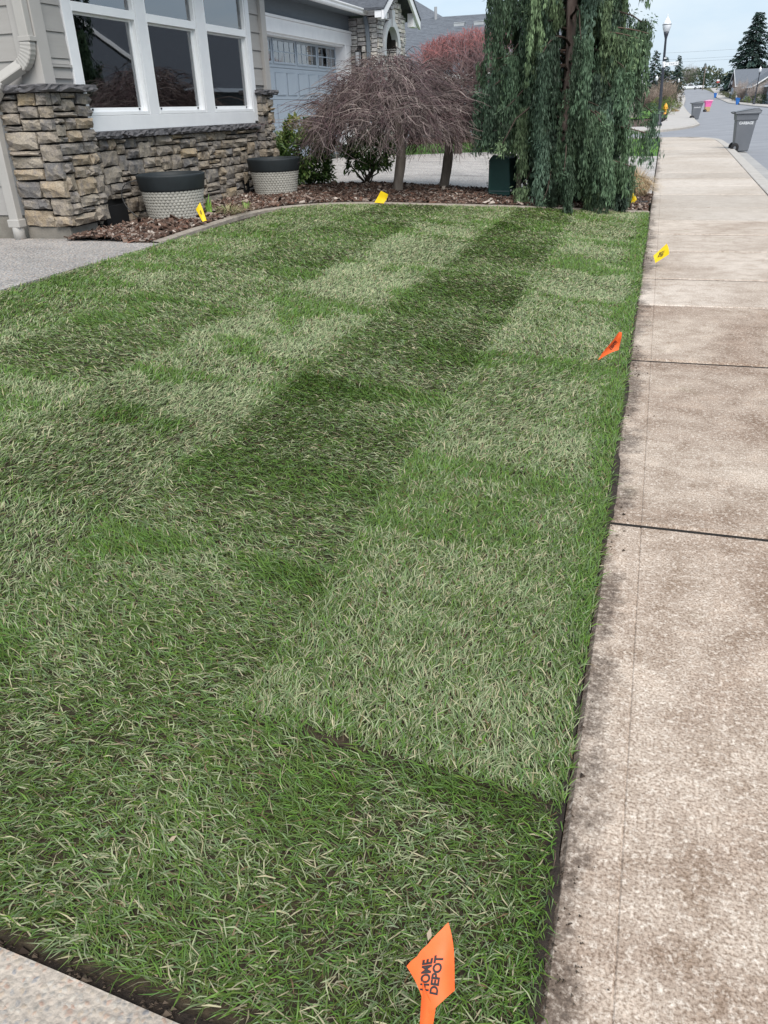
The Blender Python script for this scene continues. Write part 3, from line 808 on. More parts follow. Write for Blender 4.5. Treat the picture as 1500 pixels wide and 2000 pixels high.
MAT['siding'] = M('taupe_lap_siding', (0.365, 0.35, 0.335), (0.335, 0.32, 0.305), 3, 0.6, 0.15, 30, stretch=(1, 1, 8), rand=0.02)
MAT['siding_trim'] = M('taupe_trim_board', (0.40, 0.385, 0.37), (0.37, 0.355, 0.34), 3, 0.55)
MAT['downspout'] = M('taupe_painted_metal', (0.40, 0.385, 0.365), (0.365, 0.35, 0.33), 5, 0.4, spec=0.5)
MAT['white'] = M('white_trim_paint', (0.78, 0.79, 0.81), (0.71, 0.72, 0.745), 4, 0.45, spec=0.4)
MAT['vinyl'] = M('white_vinyl', (0.84, 0.85, 0.86), (0.79, 0.80, 0.82), 4, 0.3, spec=0.5)
MAT['concrete_f'] = M('foundation_concrete', (0.26, 0.24, 0.21), (0.17, 0.155, 0.135), 6, 0.95, 0.5, 40)
MAT['black'] = M('void_shade_black', (0.012, 0.012, 0.013), rough=0.9)
MAT['iron'] = M('black_metal', (0.02, 0.02, 0.022), rough=0.45, spec=0.5)
MAT['gwall'] = M('slate_blue_siding', (0.145, 0.170, 0.198), (0.125, 0.148, 0.172), 3, 0.7, stretch=(1, 1, 8))
MAT['gdoor'] = M('garage_door_paint', (0.335, 0.39, 0.455), (0.31, 0.365, 0.43), 3, 0.5, spec=0.4)
MAT['shingle'] = M('roof_shingles', (0.115, 0.125, 0.145), (0.06, 0.066, 0.08), 9, 0.9, 0.8, 22, bdist=0.03, stretch=(1, 1, 4))
MAT['room'] = M('dim_interior_wall', (0.20, 0.22, 0.215), rough=0.9)
MAT['jamb_strip'] = M('grey_green_jamb', (0.35, 0.38, 0.34), (0.27, 0.30, 0.27), 6, 0.9, stretch=(1, 20, 0.5))

def mat_glass(name, tint=(0.72, 0.80, 0.80)):
    m, n, l, p = new_mat(name)
    gl = n.new('ShaderNodeBsdfGlossy'); gl.inputs['Roughness'].default_value = 0.015; gl.inputs['Color'].default_value = (0.95, 0.97, 1, 1)
    tr = n.new('ShaderNodeBsdfTransparent'); tr.inputs['Color'].default_value = (*tint, 1)
    fr = n.new('ShaderNodeFresnel'); fr.inputs['IOR'].default_value = 3.0
    tc = n.new('ShaderNodeTexCoord'); t = noise_node(n, l, 1.4, 2, 0.5, tc.outputs['Object'])
    b = n.new('ShaderNodeBump'); b.inputs['Strength'].default_value = 0.02; b.inputs['Distance'].default_value = 0.02
    l.new(t.outputs['Fac'], b.inputs['Height']); l.new(b.outputs['Normal'], gl.inputs['Normal'])
    mx = n.new('ShaderNodeMixShader'); l.new(fr.outputs[0], mx.inputs[0]); l.new(tr.outputs[0], mx.inputs[1]); l.new(gl.outputs[0], mx.inputs[2])
    l.new(mx.outputs[0], n['Material Output'].inputs['Surface'])
    return m
MAT['glass'] = mat_glass('window_glass')
MAT['glass_g'] = mat_glass('garage_glass', (0.55, 0.60, 0.65))

house = empty('house', (-6.5, 9.2, 0.36), label='single storey house with stone knee wall, triple window and blue garage door', cat='house')

# ---- stones
def stone_mesh(seed):
    r = np.random.default_rng(seed)
    nu, nv = 5, 4
    U, V = np.meshgrid(np.linspace(0, 1, nu), np.linspace(0, 1, nv))
    e = np.minimum(np.minimum(U, 1 - U) * (nu - 1), np.minimum(V, 1 - V) * (nv - 1))
    du = np.where((U > 0) & (U < 1), r.normal(0, 0.035, U.shape), 0); dv = np.where((V > 0) & (V < 1), r.normal(0, 0.04, V.shape), 0)
    W = np.where(e < 0.5, 0.70, 0.95) + r.normal(0, 0.09, U.shape) + 0.14 * np.sin(U * 3 + seed) * (e > 0.5)
    eu = np.where(e < 0.5, r.normal(0, 0.018, U.shape), 0); ev = np.where(e < 0.5, r.normal(0, 0.03, U.shape), 0)
    F = np.stack([U - 0.5 + du + eu, W, V - 0.5 + dv + ev], -1)       # x along, y outward, z up
    g = Geo().grid(F[:, ::-1])
    ring = [(0, j) for j in range(nu)] + [(i, nu - 1) for i in range(1, nv)] + [(nv - 1, j) for j in range(nu - 2, -1, -1)] + [(i, 0) for i in range(nv - 2, 0, -1)]
    rt = np.array([F[i, j] for i, j in ring]); rb = rt.copy(); rb[:, 1] = 0
    g.grid(np.stack([np.r_[rb, rb[:1]], np.r_[rt, rt[:1]]], 0))
    return g.mesh('stone', MAT['stone'], False)
STONES = [stone_mesh(100 + i) for i in range(14)]

def pack(w, h, cu, ch, wmin, wmax, r, hole=None):
    """irregular ashlar: rectangles of 1-3 courses that fill w x h; hole = (u0,u1,v0,v1)"""
    nu, nv = max(1, round(w / cu)), max(1, round(h / ch))
    occ = np.zeros((nv, nu), bool)
    if hole:
        for i in range(nv):
            for j in range(nu):
                if hole[0] < (j + .5) * w / nu < hole[1] and hole[2] < (i + .5) * h / nv < hole[3]: occ[i, j] = True
    out = []
    for i in range(nv):
        for j in range(nu):
            if occ[i, j]: continue
            hh = r.choice([1, 2, 2, 2, 3]); hh = min(hh, nv - i)
            run = 0
            while j + run < nu and not occ[i, j + run]: run += 1
            ww = int(r.integers(wmin, wmax + 1)) if hh < 3 else int(r.integers(wmin + 1, wmax + 1))
            if run - ww < wmin: ww = run if run <= wmax + 1 else run - wmin
            ww = max(1, min(ww, run))
            while hh > 1 and occ[i:i + hh, j:j + ww].any(): hh -= 1
            occ[i:i + hh, j:j + ww] = True
            out.append((j * w / nu, (j + ww) * w / nu, i * h / nv, (i + hh) * h / nv))
    return out

def stone_face(parent, origin, along, outward, w, h, r, hole=None, depth=0.075, gap=0.015):
    along, outward = Vector(along), Vector(outward)
    rot = Matrix((along, outward, Vector((0, 0, 1)))).transposed()
    for (u0, u1, v0, v1) in pack(w, h, 0.075, 0.054, 2, 5, r, hole):
        c = Vector(origin) + along * ((u0 + u1) / 2) + Vector((0, 0, (v0 + v1) / 2))
        o = bpy.data.objects.new('stone', STONES[int(r.integers(0, len(STONES)))])
        COL.objects.link(o)
        sc = ((u1 - u0 - gap) * r.uniform(0.98, 1.0), depth * r.uniform(0.75, 1.15), (v1 - v0 - gap) * r.uniform(0.96, 1.02))
        flip = -1 if r.random() < 0.5 else 1
        rot3 = rot.to_4x4()
        mw = Matrix.Translation(c) @ rot3 @ Matrix.Rotation(r.normal(0, 0.012), 4, 'Y') @ Matrix.Diagonal((sc[0], sc[1], sc[2], 1))
        o.parent = parent
        o.matrix_parent_inverse = parent_inv(parent)
        o.matrix_basis = mw

def world_of(o):
    m = o.matrix_basis.copy()
    if o.parent is not None:
        m = world_of(o.parent) @ o.matrix_parent_inverse @ m
    return m
def parent_inv(o): return world_of(o).inverted()
def setparent(o, parent):
    if parent is not None:
        o.parent = parent
        o.matrix_parent_inverse = parent_inv(parent)

rs = np.random.default_rng(42)
ZB = 0.36
knee = obj('knee_wall', Geo().box(-5.9, -5.475, 7.2, 11.32, ZB - 0.1, 1.215), MAT['joint'], house, label='stone faced knee wall below the triple window')
stone_face(knee, (-5.478, 7.32, ZB + 0.0), (0, 1, 0), (1, 0, 0), 3.985, 0.855, rs, hole=(0.10, 0.52, -0.1, 0.25))
pil1 = obj('stone_pillar', Geo().box(-5.86, -5.355, 6.77, 7.34, ZB + 0.10, 1.64), MAT['joint'], house, label='near stone pillar at the house corner')
stone_face(pil1, (-5.36, 6.775, ZB + 0.11), (0, 1, 0), (1, 0, 0), 0.575, 1.165, rs)
stone_face(pil1, (-5.865, 6.775, ZB + 0.11), (1, 0, 0), (0, -1, 0), 0.565, 1.165, rs)
stone_face(pil1, (-5.475, 7.345, ZB + 0.11), (1, 0, 0), (0, 1, 0), 0.12, 1.165, rs, depth=0.012)
pil2 = obj('stone_pillar', Geo().box(-5.80, -5.375, 11.31, 11.70, ZB - 0.1, 1.64), MAT['joint'], house, label='far stone pillar beside the garage')
stone_face(pil2, (-5.38, 11.30, ZB), (0, 1, 0), (1, 0, 0), 0.42, 1.28, rs)
stone_face(pil2, (-5.47, 11.31, ZB), (1, 0, 0), (0, -1, 0), 0.165, 1.28, rs, depth=0.025)

def cap_stone(x0, x1, y0, y1, z0, z1, seed, parent=house, name='cap_stone'):
    """rough-hewn ledge: flat top, chipped front edges"""
    r = np.random.default_rng(seed)
    n1, n2 = max(4, int((y1 - y0) / 0.045)), max(3, int((x1 - x0) / 0.045))
    per = [(x1, y) for y in np.linspace(y0, y1, n1)] + [(x, y1) for x in np.linspace(x1, x0, n2)[1:]] + [(x0, y) for y in np.linspace(y1, y0, n1)[1:]] + [(x, y0) for x in np.linspace(x0, x1, n2)[1:-1]]
    per = np.array(per); c = per.mean(0)
    rings = []
    for k, (ins, z) in enumerate(((0.03, z0), (0.012, z0 + 0.006), (0.0, z0 + (z1 - z0) * 0.35), (0.004, z0 + (z1 - z0) * 0.7), (0.006, z1 - 0.004), (0.014, z1))):
        d = per - c; sgn = np.sign(d) * (np.abs(np.c_[np.abs(d[:, 0]) - (x1 - x0) / 2, np.abs(d[:, 1]) - (y1 - y0) / 2]) < 1e-6)
        j = r.normal(0, 0.010 if k < 4 else 0.004, (len(per), 1))
        rings.append(np.c_[per - sgn * (ins + j), np.full(len(per), z) + (r.normal(0, 0.006, len(per)) if 0 < k < 4 else 0)])
    G_ = np.stack([np.r_[q, q[:1]] for q in rings], 0)
    g = Geo().grid(G_)
    top = rings[-1]; m = len(top)
    g.add(np.r_[top, [(c[0], c[1], z1)]], None, [(i, (i + 1) % m, m) for i in range(m)])
    bot = rings[0]
    g.add(np.r_[bot, [(c[0], c[1], z0)]], None, [((i + 1) % m, i, m) for i in range(m)])
    return obj(name, g, MAT['cap'], parent)
cap_stone(-5.92, -5.545, 6.655, 7.40, 1.637, 1.70, 1)
cap_stone(-5.54, -5.235, 6.655, 7.415, 1.637, 1.70, 2)
cap_stone(-5.80, -5.27, 11.25, 11.80, 1.637, 1.70, 3)
cap_stone(-5.52, -5.36, 7.42, 8.85, 1.215, 1.285, 4); cap_stone(-5.52, -5.355, 8.853, 10.2, 1.215, 1.285, 5); cap_stone(-5.52, -5.36, 10.203, 11.34, 1.215, 1.285, 6)

# ---- vents at the foot of the wall: solid black boxes, inner shade put into the colour
for nm, ya, yb in (('crawl_space_vent', 7.43, 7.85), ('crawl_space_vent', 10.69, 11.02)):
    g = Geo()
    g.box(-5.474, -5.425, ya + 0.01, yb - 0.01, ZB + 0.01, ZB + 0.215)
    v = obj(nm, g, MAT['black'], house, label='dark crawl space opening at the foot of the stone wall')

# ---- foundation and walls
g = Geo()
g.box(-11, -5.88, 6.84, 7.1, 0.1, 0.56)
g.box(-5.88, -5.37, 6.755, 7.2, 0.1, 0.468)
obj('foundation', g, MAT['concrete_f'], house, bevel=0.008)
W_Y0, W_Y1, W_Z0, W_Z1 = 7.40, 11.20, 1.44, 3.05
g = Geo()
g.box(-11, -5.42, 6.87, 7.05, 0.56, 3.35)                           # wall facing the path
g.box(-5.62, -5.44, 7.05, W_Y0, 0.56, 3.35)
g.box(-5.62, -5.44, W_Y1, 11.72, 0.3, 3.35)
g.box(-5.62, -5.48, W_Y0, W_Y1, 1.2, W_Z0)
g.box(-5.62, -5.44, W_Y0, W_Y1, W_Z1, 3.35)
g.box(-11, -5.62, 11.55, 11.70, 0.3, 3.35)
obj('wall', g, MAT['siding'], house)
# the room behind the glass
g = Geo()
g.box(-10.6, -10.5, 7.06, 11.54, 0.6, 3.2); g.box(-10.5, -5.63, 7.06, 7.10, 0.6, 3.2); g.box(-10.5, -5.63, 11.50, 11.54, 0.6, 3.2)
g.box(-10.5, -5.63, 7.1, 11.5, 0.58, 0.62); g.box(-10.5, -5.63, 7.1, 11.5, 3.18, 3.2)
g.box(-7.5, -6.7, 8.0, 8.5, 0.62, 1.60); g.box(-8.4, -7.2, 9.6, 10.6, 0.62, 1.45)
obj('interior_room', g, MAT['room'], house, label='dim room behind the windows')

def lap_boards(axis, a0, a1, plane, z0, z1, pitch, parent, sign, z_start=None):
    z = z0 if z_start is None else z_start
    while z < z1 - 0.01:
        zt = min(z + pitch + 0.012, z1)
        g = Geo()
        if axis == 'x':    # facing -Y
            g.prism([(plane - 0.022, z), (plane, z), (plane, zt), (plane - 0.008, zt)], a0, a1, axis='x')
        else:              # facing +X
            g.prism([(plane, z), (plane + 0.022, z), (plane + 0.008, zt), (plane, zt)], a0, a1, axis='y')
        obj('siding_board', g, MAT['siding'], parent)
        z += pitch
sid = obj('siding', Geo().box(-10.9, -5.43, 6.852, 6.872, 0.55, 3.34), MAT['siding'], house, label='taupe lap siding on the wall facing the path')
lap_boards('x', -10.9, -5.93, 6.850, 0.565, 1.66, 0.2725, sid, -1)
lap_boards('x', -10.9, -5.455, 6.850, 1.685, 3.3, 0.214, sid, -1)
sid2 = obj('siding', Geo().box(-5.438, -5.422, 6.93, 7.29, 1.70, 3.34), MAT['siding'], house, label='short taupe siding between corner board and window')
for z0, z1 in ((1.755, 1.846), (1.872, 1.918), (1.922, 2.132), (2.136, 2.346), (2.35, 2.56), (2.564, 2.774), (2.778, 2.99), (2.994, 3.2)):
    obj('siding_board', Geo().prism([(-5.421, z0), (-5.399, z0), (-5.411, z1), (-5.421, z1)], 6.965, 7.285, axis='y'), MAT['siding'], sid2)
obj('siding_board', Geo().box(-5.42, -5.388, 6.965, 7.29, 1.848, 1.868), MAT['siding_trim'], sid2)
sid3 = obj('siding', Geo().box(-5.438, -5.424, 11.31, 11.68, 1.71, 3.34), MAT['siding'], house, label='short taupe siding above the far pillar')
for i in range(7):
    z0 = 1.76 + i * 0.213
    obj('siding_board', Geo().prism([(-5.422, z0), (-5.398, z0), (-5.412, z0 + 0.21), (-5.422, z0 + 0.21)], 11.315, 11.60, axis='y'), MAT['siding'], sid3)
for args in ((-5.43, -5.352, 6.80, 6.958), (-5.45, -5.36, 11.605, 11.76)):
    obj('corner_board', Geo().box(*args, 1.702, 3.34), MAT['siding_trim'], house, bevel=0.004)
obj('corner_board', Geo().box(-5.60, -5.432, 6.806, 6.848, 1.702, 3.34), MAT['siding_trim'], house, bevel=0.003)

# ---- triple window
g = Geo()
XF = -5.392
g.box(-5.46, XF, 7.30, 7.425, 1.31, 3.16)
g.box(-5.46, XF, 11.185, 11.30, 1.31, 3.16)
g.box(-5.46, XF + 0.003, 7.43, 11.18, 1.287, 1.43)
g.box(-5.46, XF + 0.002, 7.43, 11.18, 3.05, 3.16)
g.box(-5.46, XF - 0.002, 8.535, 8.715, 1.431, 3.049); g.box(-5.46, XF - 0.002, 9.83, 10.04, 1.431, 3.049)
obj('window_casing', g, MAT['white'], house, bevel=0.004, label='wide white casing round the triple window')
for (ya, yb) in ((7.428, 8.532), (8.718, 9.827), (10.043, 11.182)):
    g = Geo()
    x0, x1 = -5.50, -5.40
    f = 0.032
    g.box(x0, x1, ya, ya + f, 1.433, 3.047); g.box(x0, x1, yb - f, yb, 1.433, 3.047)
    g.box(x0, x1 + 0.004, ya + f, yb - f, 1.433, 1.433 + f); g.box(x0, x1, ya + f, yb - f, 3.047 - f, 3.047)
    g.box(x0 + 0.006, x1 + 0.002, ya + f, yb - f, 2.325, 2.405)                 # meeting rail
    w = obj('window', g, MAT['vinyl'], house, bevel=0.003)
    g = Geo()                                                                 # lower sash, set back
    s = 0.038
    za, zb = 1.466, 2.324
    g.box(-5.475, -5.445, ya + f, ya + f + s, za, zb); g.box(-5.475, -5.445, yb - f - s, yb - f, za, zb)
    g.box(-5.475, -5.445, ya + f + s, yb - f - s, za, za + s); g.box(-5.475, -5.445, ya + f + s, yb - f - s, zb - 0.02, zb)
    sash = obj('sash', g, MAT['vinyl'], w, bevel=0.002)
    for yy in (ya + 0.12, yb - 0.14):
        obj('sash_latch', Geo().box(-5.444, -5.436, yy, yy + 0.022, 1.478, 1.498), MAT['iron'], w)
    obj('pane', Geo().box(-5.463, -5.459, ya + f + s - 0.004, yb - f - s + 0.004, za + s - 0.004, zb - 0.016), MAT['glass'], w)
    obj('pane', Geo().box(-5.452, -5.448, ya + f - 0.002, yb - f + 0.002, 2.403, 3.047 - f + 0.002), MAT['glass'], w)
    g = Geo()
    yq = np.linspace(yb - 0.34, yb - 0.07, 28)
    xq = -5.60 + 0.018 * np.sin(np.arange(28) * 1.35)
    g.grid(np.stack([np.c_[xq, yq, np.full(28, 1.5)], np.c_[xq, yq, np.full(28, 3.0)]], 0))
    obj('jamb_strip', g, MAT['jamb_strip'], w, smooth=True)  # strip added for the wall jamb glimpsed through the glass

# ---- downspout on the near corner
def rect_sweep(P, w, d, side, ribs=0):
    """rectangular pipe: width along `side`, depth across"""
    P = np.asarray(P, float); t = np.gradient(P, axis=0); t /= np.linalg.norm(t, axis=1)[:, None]
    sd = np.asarray(side, float)
    s = sd[None] - t * (t @ sd)[:, None]; s /= np.linalg.norm(s, axis=1)[:, None]
    b = np.cross(t, s)
    prof = [(-.5, -.42), (-.42, -.5)]
    for k in np.linspace(-0.30, 0.30, 4): prof += [(k - 0.05, -.5), (k, -.44), (k + 0.05, -.5)]
    prof += [(.42, -.5), (.5, -.42), (.5, .42), (.42, .5), (-.42, .5), (-.5, .42)]
    prof = np.array(prof)
    sc = np.ones(len(P)) if np.isscalar(ribs) else np.asarray(ribs)
    V = P[:, None] + sc[:, None, None] * (prof[None, :, :1] * w * s[:, None] + prof[None, :, 1:] * d * b[:, None])
    V = np.concatenate([V, V[:, :1]], 1)
    return Geo().grid(V)
ds = obj('downspout', rect_sweep([(-5.415, 6.752, 3.3), (-5.415, 6.752, 2.6), (-5.415, 6.752, 2.03)], 0.105, 0.08, (1, 0, 0)), MAT['downspout'], house, label='taupe metal downspout with elbows beside the stone pillar')
th = np.linspace(0, R(62), 15)
el = [(-5.415 - 0.20 * (1 - math.cos(a)), 6.75 - 0.0 * a, 2.03 - 0.20 * math.sin(a)) for a in th]
rib = 1 + 0.05 * np.array([0 if (i % 2 == 0) else 1 for i in range(15)])
obj('elbow', rect_sweep(el, 0.108, 0.083, (1, 0, 0.02), rib), MAT['downspout'], ds)
e0 = np.array(el[-1]); dr = np.array((-math.sin(R(62)), -0.30, -math.cos(R(62)))); dr /= np.linalg.norm(dr)
e1 = e0 + dr * 0.26
obj('offset_pipe', rect_sweep([e0, (e0 + e1) / 2, e1], 0.104, 0.08, (1, 0, 0)), MAT['downspout'], ds)
el2 = [tuple(e1 + np.array((-0.14 * (math.sin(R(62)) - math.sin(R(62) - a)) / 0.88, -0.03 * a, -0.14 * a * 1.15))) for a in th]
obj('elbow', rect_sweep(el2, 0.108, 0.083, (1, 0, 0), rib), MAT['downspout'], ds)
e2 = np.array(el2[-1])
obj('lower_pipe', rect_sweep([e2, e2 + (-0.01, 0, -0.5), (e2[0] - 0.03, e2[1] + 0.02, 0.52)], 0.105, 0.08, (1, 0, 0)), MAT['downspout'], ds)
g = Geo(); g.box(-0.068, 0.068, -0.055, 0.055, 0, 0.075)
obj('pipe_collar', g, MAT['downspout'], ds, bevel=0.008, loc=(e2[0] - 0.03, e2[1] + 0.02, 0.475))
g = Geo().lathe([(0.0, 0.0), (0.056, 0.0), (0.056, 0.13), (0.052, 0.135), (0.0, 0.135)], 20)
obj('drain_adapter', g, MAT['downspout'], ds, smooth=True, loc=(e2[0] - 0.03, e2[1] + 0.02, 0.345))
obj('pipe_strap', Geo().box(-5.475, -5.345, 6.705, 6.80, 2.035, 2.075), MAT['downspout'], ds, bevel=0.004)

# ---- roof over the front room (above the frame of the photo; it shades the wall)
g = Geo()
g.prism([(-11.2, 3.38), (-4.95, 3.38), (-4.95, 3.45), (-8.1, 5.1), (-11.2, 3.46)], 6.35, 12.1, axis='y')
obj('front_roof', g, MAT['shingle'], house)
obj('front_gutter', Geo().box(-4.95, -4.84, 6.35, 12.1, 3.33, 3.45), MAT['white'], house, bevel=0.01)

# ---- garage wing
GX0 = -7.32
g = Geo()
g.box(GX0 - 0.2, GX0, 11.7, 15.30, 0.3, 3.42)
g.box(GX0 - 0.2, GX0, 20.62, 21.0, 0.3, 3.42)
g.box(GX0 - 0.2, GX0, 15.30, 20.62, 2.84, 3.42)
g.box(-12, GX0 - 0.8, 15.0, 21, 0.3, 0.4); g.box(-12, -11.9, 15, 21, 0.3, 3.3)
gw = obj('garage_wall', g, MAT['gwall'], house, label='slate blue garage wall under a deep eave')
g = Geo()
g.box(GX0, GX0 + 0.05, 15.05, 20.86, 2.80, 3.05); g.box(GX0, GX0 + 0.075, 15.0, 20.90, 3.052, 3.10)
g.box(GX0 - 0.24, GX0 + 0.048, 20.40, 20.62, 0.42, 2.798); g.box(GX0, GX0 + 0.046, 20.622, 20.78, 0.42, 2.798)
g.box(GX0 - 0.24, GX0 + 0.048, 15.28, 15.40, 0.42, 2.798)
g.box(GX0 - 0.24, GX0, 15.41, 20.39, 2.76, 2.838)
obj('door_trim', g, MAT['white'], house, bevel=0.005, label='white trim round the garage door')
gd = obj('garage_door', Geo().box(-7.60, -7.56, 15.40, 20.42, 0.44, 2.80), MAT['gdoor'], house, label='pale blue sectional garage door with small windows')
for r_ in range(4):
    z0 = 0.48 + r_ * 0.585
    obj('door_section', Geo().box(-7.559, -7.535, 15.41, 20.40, z0, z0 + 0.578), MAT['gdoor'], gd, bevel=0.006)
    if r_ < 3:
        for c_ in range(8):
            ya = 15.52 + c_ * 0.61
            obj('raised_panel', Geo().prism([(0, 0), (0.47, 0), (0.47, 0.40), (0, 0.40)], 0.0, 0.016, Matrix(((0, 0, 1, -7.534), (1, 0, 0, ya), (0, 1, 0, z0 + 0.09), (0, 0, 0, 1)))), MAT['gdoor'], gd, bevel=0.014)
    else:
        for c_ in range(4):
            ya = 15.48 + c_ * 1.235
            win = Geo()
            win.box(-7.534, -7.515, ya, ya + 1.15, z0 + 0.07, z0 + 0.105); win.box(-7.534, -7.515, ya, ya + 1.15, z0 + 0.475, z0 + 0.51)
            win.box(-7.534, -7.515, ya, ya + 0.035, z0 + 0.106, z0 + 0.474); win.box(-7.534, -7.515, ya + 1.115, ya + 1.15, z0 + 0.106, z0 + 0.474)
            win.box(-7.532, -7.519, ya + 0.036, ya + 1.114, z0 + 0.28, z0 + 0.30)
            for q in (1, 2, 3): win.box(-7.532, -7.520, ya + q * 0.2875 - 0.010, ya + q * 0.2875 + 0.010, z0 + 0.106, z0 + 0.474)
            obj('door_window', win, MAT['gdoor'], gd)
            obj('pane', Geo().box(-7.533, -7.527, ya + 0.037, ya + 1.113, z0 + 0.107, z0 + 0.473), MAT['glass_g'], gd)
            obj('pane_backing', Geo().box(-7.5345, -7.5335, ya + 0.037, ya + 1.113, z0 + 0.107, z0 + 0.473), MAT['room'], gd)
# eave, gutter and roof of the garage
g = Geo()
g.box(-7.4, -6.9, 11.8, 20.9, 3.42, 3.45)
obj('soffit', g, MAT['gwall'], house)
g = Geo()
pr = [(0, 0), (0.085, 0), (0.10, 0.03), (0.10, 0.065), (0.125, 0.09), (0.125, 0.115), (0.0, 0.115)]
g.prism([(-6.90 + a, 3.40 + b) for a, b in pr], 11.8, 20.98, axis='y')
gut = obj('gutter', g, MAT['white'], house, label='white gutter along the garage eave')
g = Geo().prism([(20.86 - a, 3.402 + b) for a, b in pr][::-1], -6.84, -6.42, axis='x')
obj('gutter_return', g, MAT['white'], gut)
g = Geo()
g.add([(-6.93, 11.9, 3.525), (-6.93, 21.0, 3.525), (-12, 21.0, 6.2), (-12, 11.9, 6.2), (-6.93, 11.9, 3.46), (-6.93, 21.0, 3.46), (-12, 21.0, 6.13), (-12, 11.9, 6.13)], [(0, 1, 2, 3), (7, 6, 5, 4), (0, 4, 5, 1), (1, 5, 6, 2), (2, 6, 7, 3), (3, 7, 4, 0)])
roof_g = obj('garage_roof', g, MAT['shingle'], house, label='dark shingled garage roof')
for k in range(10):
    x0 = -6.94 - k * 0.16; z0 = 3.526 + k * 0.16 * 2.675 / 5.07
    obj('shingle_course', Geo().prism([(x0, z0 + 0.002), (x0 + 0.02, z0 + 0.008), (x0 - 0.15, z0 + 0.105)], 17.0, 21.05, axis='y'), MAT['shingle'], roof_g)

# ---- arched stone entry with gable
def mat_ledger():
    m, n, l, p = new_mat('lit_ledger_stone')
    geo = n.new('ShaderNodeNewGeometry')
    a = n.new('ShaderNodeAttribute'); a.attribute_name = 'Col'
    sp = noise_node(n, l, 22, 5, 0.65, geo.outputs['Position'])
    c = mixc(n, l, 0.9, a.outputs['Color'], ramp(n, l, sp.outputs['Fac'], [(0.32, (0.55, 0.55, 0.56)), (0.68, (1.3, 1.28, 1.25))]).outputs['Color'], 'MULTIPLY')
    l.new(c, p.inputs['Base Color']); p.inputs['Roughness'].default_value = 0.9
    bump(n, l, sp.outputs['Fac'], 0.7, 0.03, p)
    return m
MAT['ledger'] = mat_ledger()
MAT['trimstone'] = M('arch_trim_stone', (0.50, 0.52, 0.545), (0.42, 0.44, 0.465), 5, 0.8)
EX, EY0, EY1 = -6.62, 20.88, 23.30
def ledger(parent, origin, along, outward, w, h, r, keep=None, name='ledger_stones'):
    g = Geo(); along, outward = np.array(along, float), np.array(outward, float)
    pal = np.array([(0.50, 0.49, 0.475), (0.62, 0.61, 0.59), (0.40, 0.39, 0.385), (0.54, 0.51, 0.47), (0.34, 0.33, 0.335)])  # whitish tones carry the light falling on this porch
    for (u0, u1, v0, v1) in pack(w, h, 0.07, 0.045, 2, 6, r):
        if keep and not keep((u0 + u1) / 2, (v0 + v1) / 2): continue
        d = r.uniform(0.02, 0.065); ga = 0.005
        o = np.array(origin, float)
        def pt(u, v, q): return o + along * u + np.array((0, 0, v)) + outward * q
        A = [pt(u0 + ga, v0 + ga, 0), pt(u1 - ga, v0 + ga, 0), pt(u1 - ga, v1 - ga, 0), pt(u0 + ga, v1 - ga, 0)]
        B = [pt(u0 + ga * 2, v0 + ga * 2, d * r.uniform(.7, 1.1)), pt(u1 - ga * 2, v0 + ga * 2, d * r.uniform(.7, 1.1)), pt(u1 - ga * 2, v1 - ga * 2, d * r.uniform(.7, 1.1)), pt(u0 + ga * 2, v1 - ga * 2, d * r.uniform(.7, 1.1))]
        g.add(A + B, [(4, 5, 6, 7), (0, 1, 5, 4), (1, 2, 6, 5), (2, 3, 7, 6), (3, 0, 4, 7)], None, pal[int(r.integers(0, 5))] * r.uniform(0.85, 1.15))
    return obj(name, g, MAT['ledger'], parent, colour=True, kind='stuff')
entry = obj('arched_entry', Geo().box(-7.34, EX - 0.30, EY0 + 0.002, EY0 + 0.30, 0.3, 3.38), MAT['joint'], house, label='stone entry porch, whitened as if lit, with arched opening and gable')
AY0, AY1, AZ = 21.42, 22.52, 2.75     # arch opening
g = Geo()
g.box(EX - 0.35, EX, EY0, AY0, 0.3, 3.45); g.box(EX - 0.35, EX, AY1, EY1, 0.3, 3.45)
ny = 14; ys = np.linspace(AY0, AY1, ny); zs = AZ + 0.52 * np.sqrt(np.maximum(0, 1 - ((ys - (AY0 + AY1) / 2) / ((AY1 - AY0) / 2)) ** 2)) ** 0.9
for i in range(ny - 1):
    g.add([(EX, ys[i], zs[i]), (EX, ys[i + 1], zs[i + 1]), (EX, ys[i + 1], 3.45), (EX, ys[i], 3.45), (EX - 0.35, ys[i], zs[i]), (EX - 0.35, ys[i + 1], zs[i + 1]), (EX - 0.35, ys[i + 1], 3.45), (EX - 0.35, ys[i], 3.45)], [(0, 1, 2, 3), (7, 6, 5, 4), (0, 4, 5, 1)])
PK = 4.35
g.add([(EX, EY0, 3.45), (EX, EY1, 3.45), (EX, (EY0 + EY1) / 2, PK - 0.15), (EX - 0.35, EY0, 3.45), (EX - 0.35, EY1, 3.45), (EX - 0.35, (EY0 + EY1) / 2, PK - 0.15)], None, [(0, 1, 2), (5, 4, 3)])
obj('porch_core', g, MAT['joint'], entry)
def k_front(u, v):
    y, z = EY0 + u, 0.3 + v
    ya = (y - (AY0 + AY1) / 2) / ((AY1 - AY0) / 2 + 0.13)
    if abs(ya) < 1 and z > AZ - 0.2 and z < AZ + 0.66 * math.sqrt(1 - ya * ya) + 0.05: return False
    if AY0 < y < AY1 and z < AZ: return False
    return z < 3.45 + (PK - 0.2 - 3.45) * (1 - abs(y - (EY0 + EY1) / 2) / ((EY1 - EY0) / 2))
ledger(entry, (EX, EY0, 0.3), (0, 1, 0), (1, 0, 0), EY1 - EY0, 3.9, rs, k_front)
ledger(entry, (-7.33, EY0, 0.3), (1, 0, 0), (0, -1, 0), 0.71, 3.08, rs)
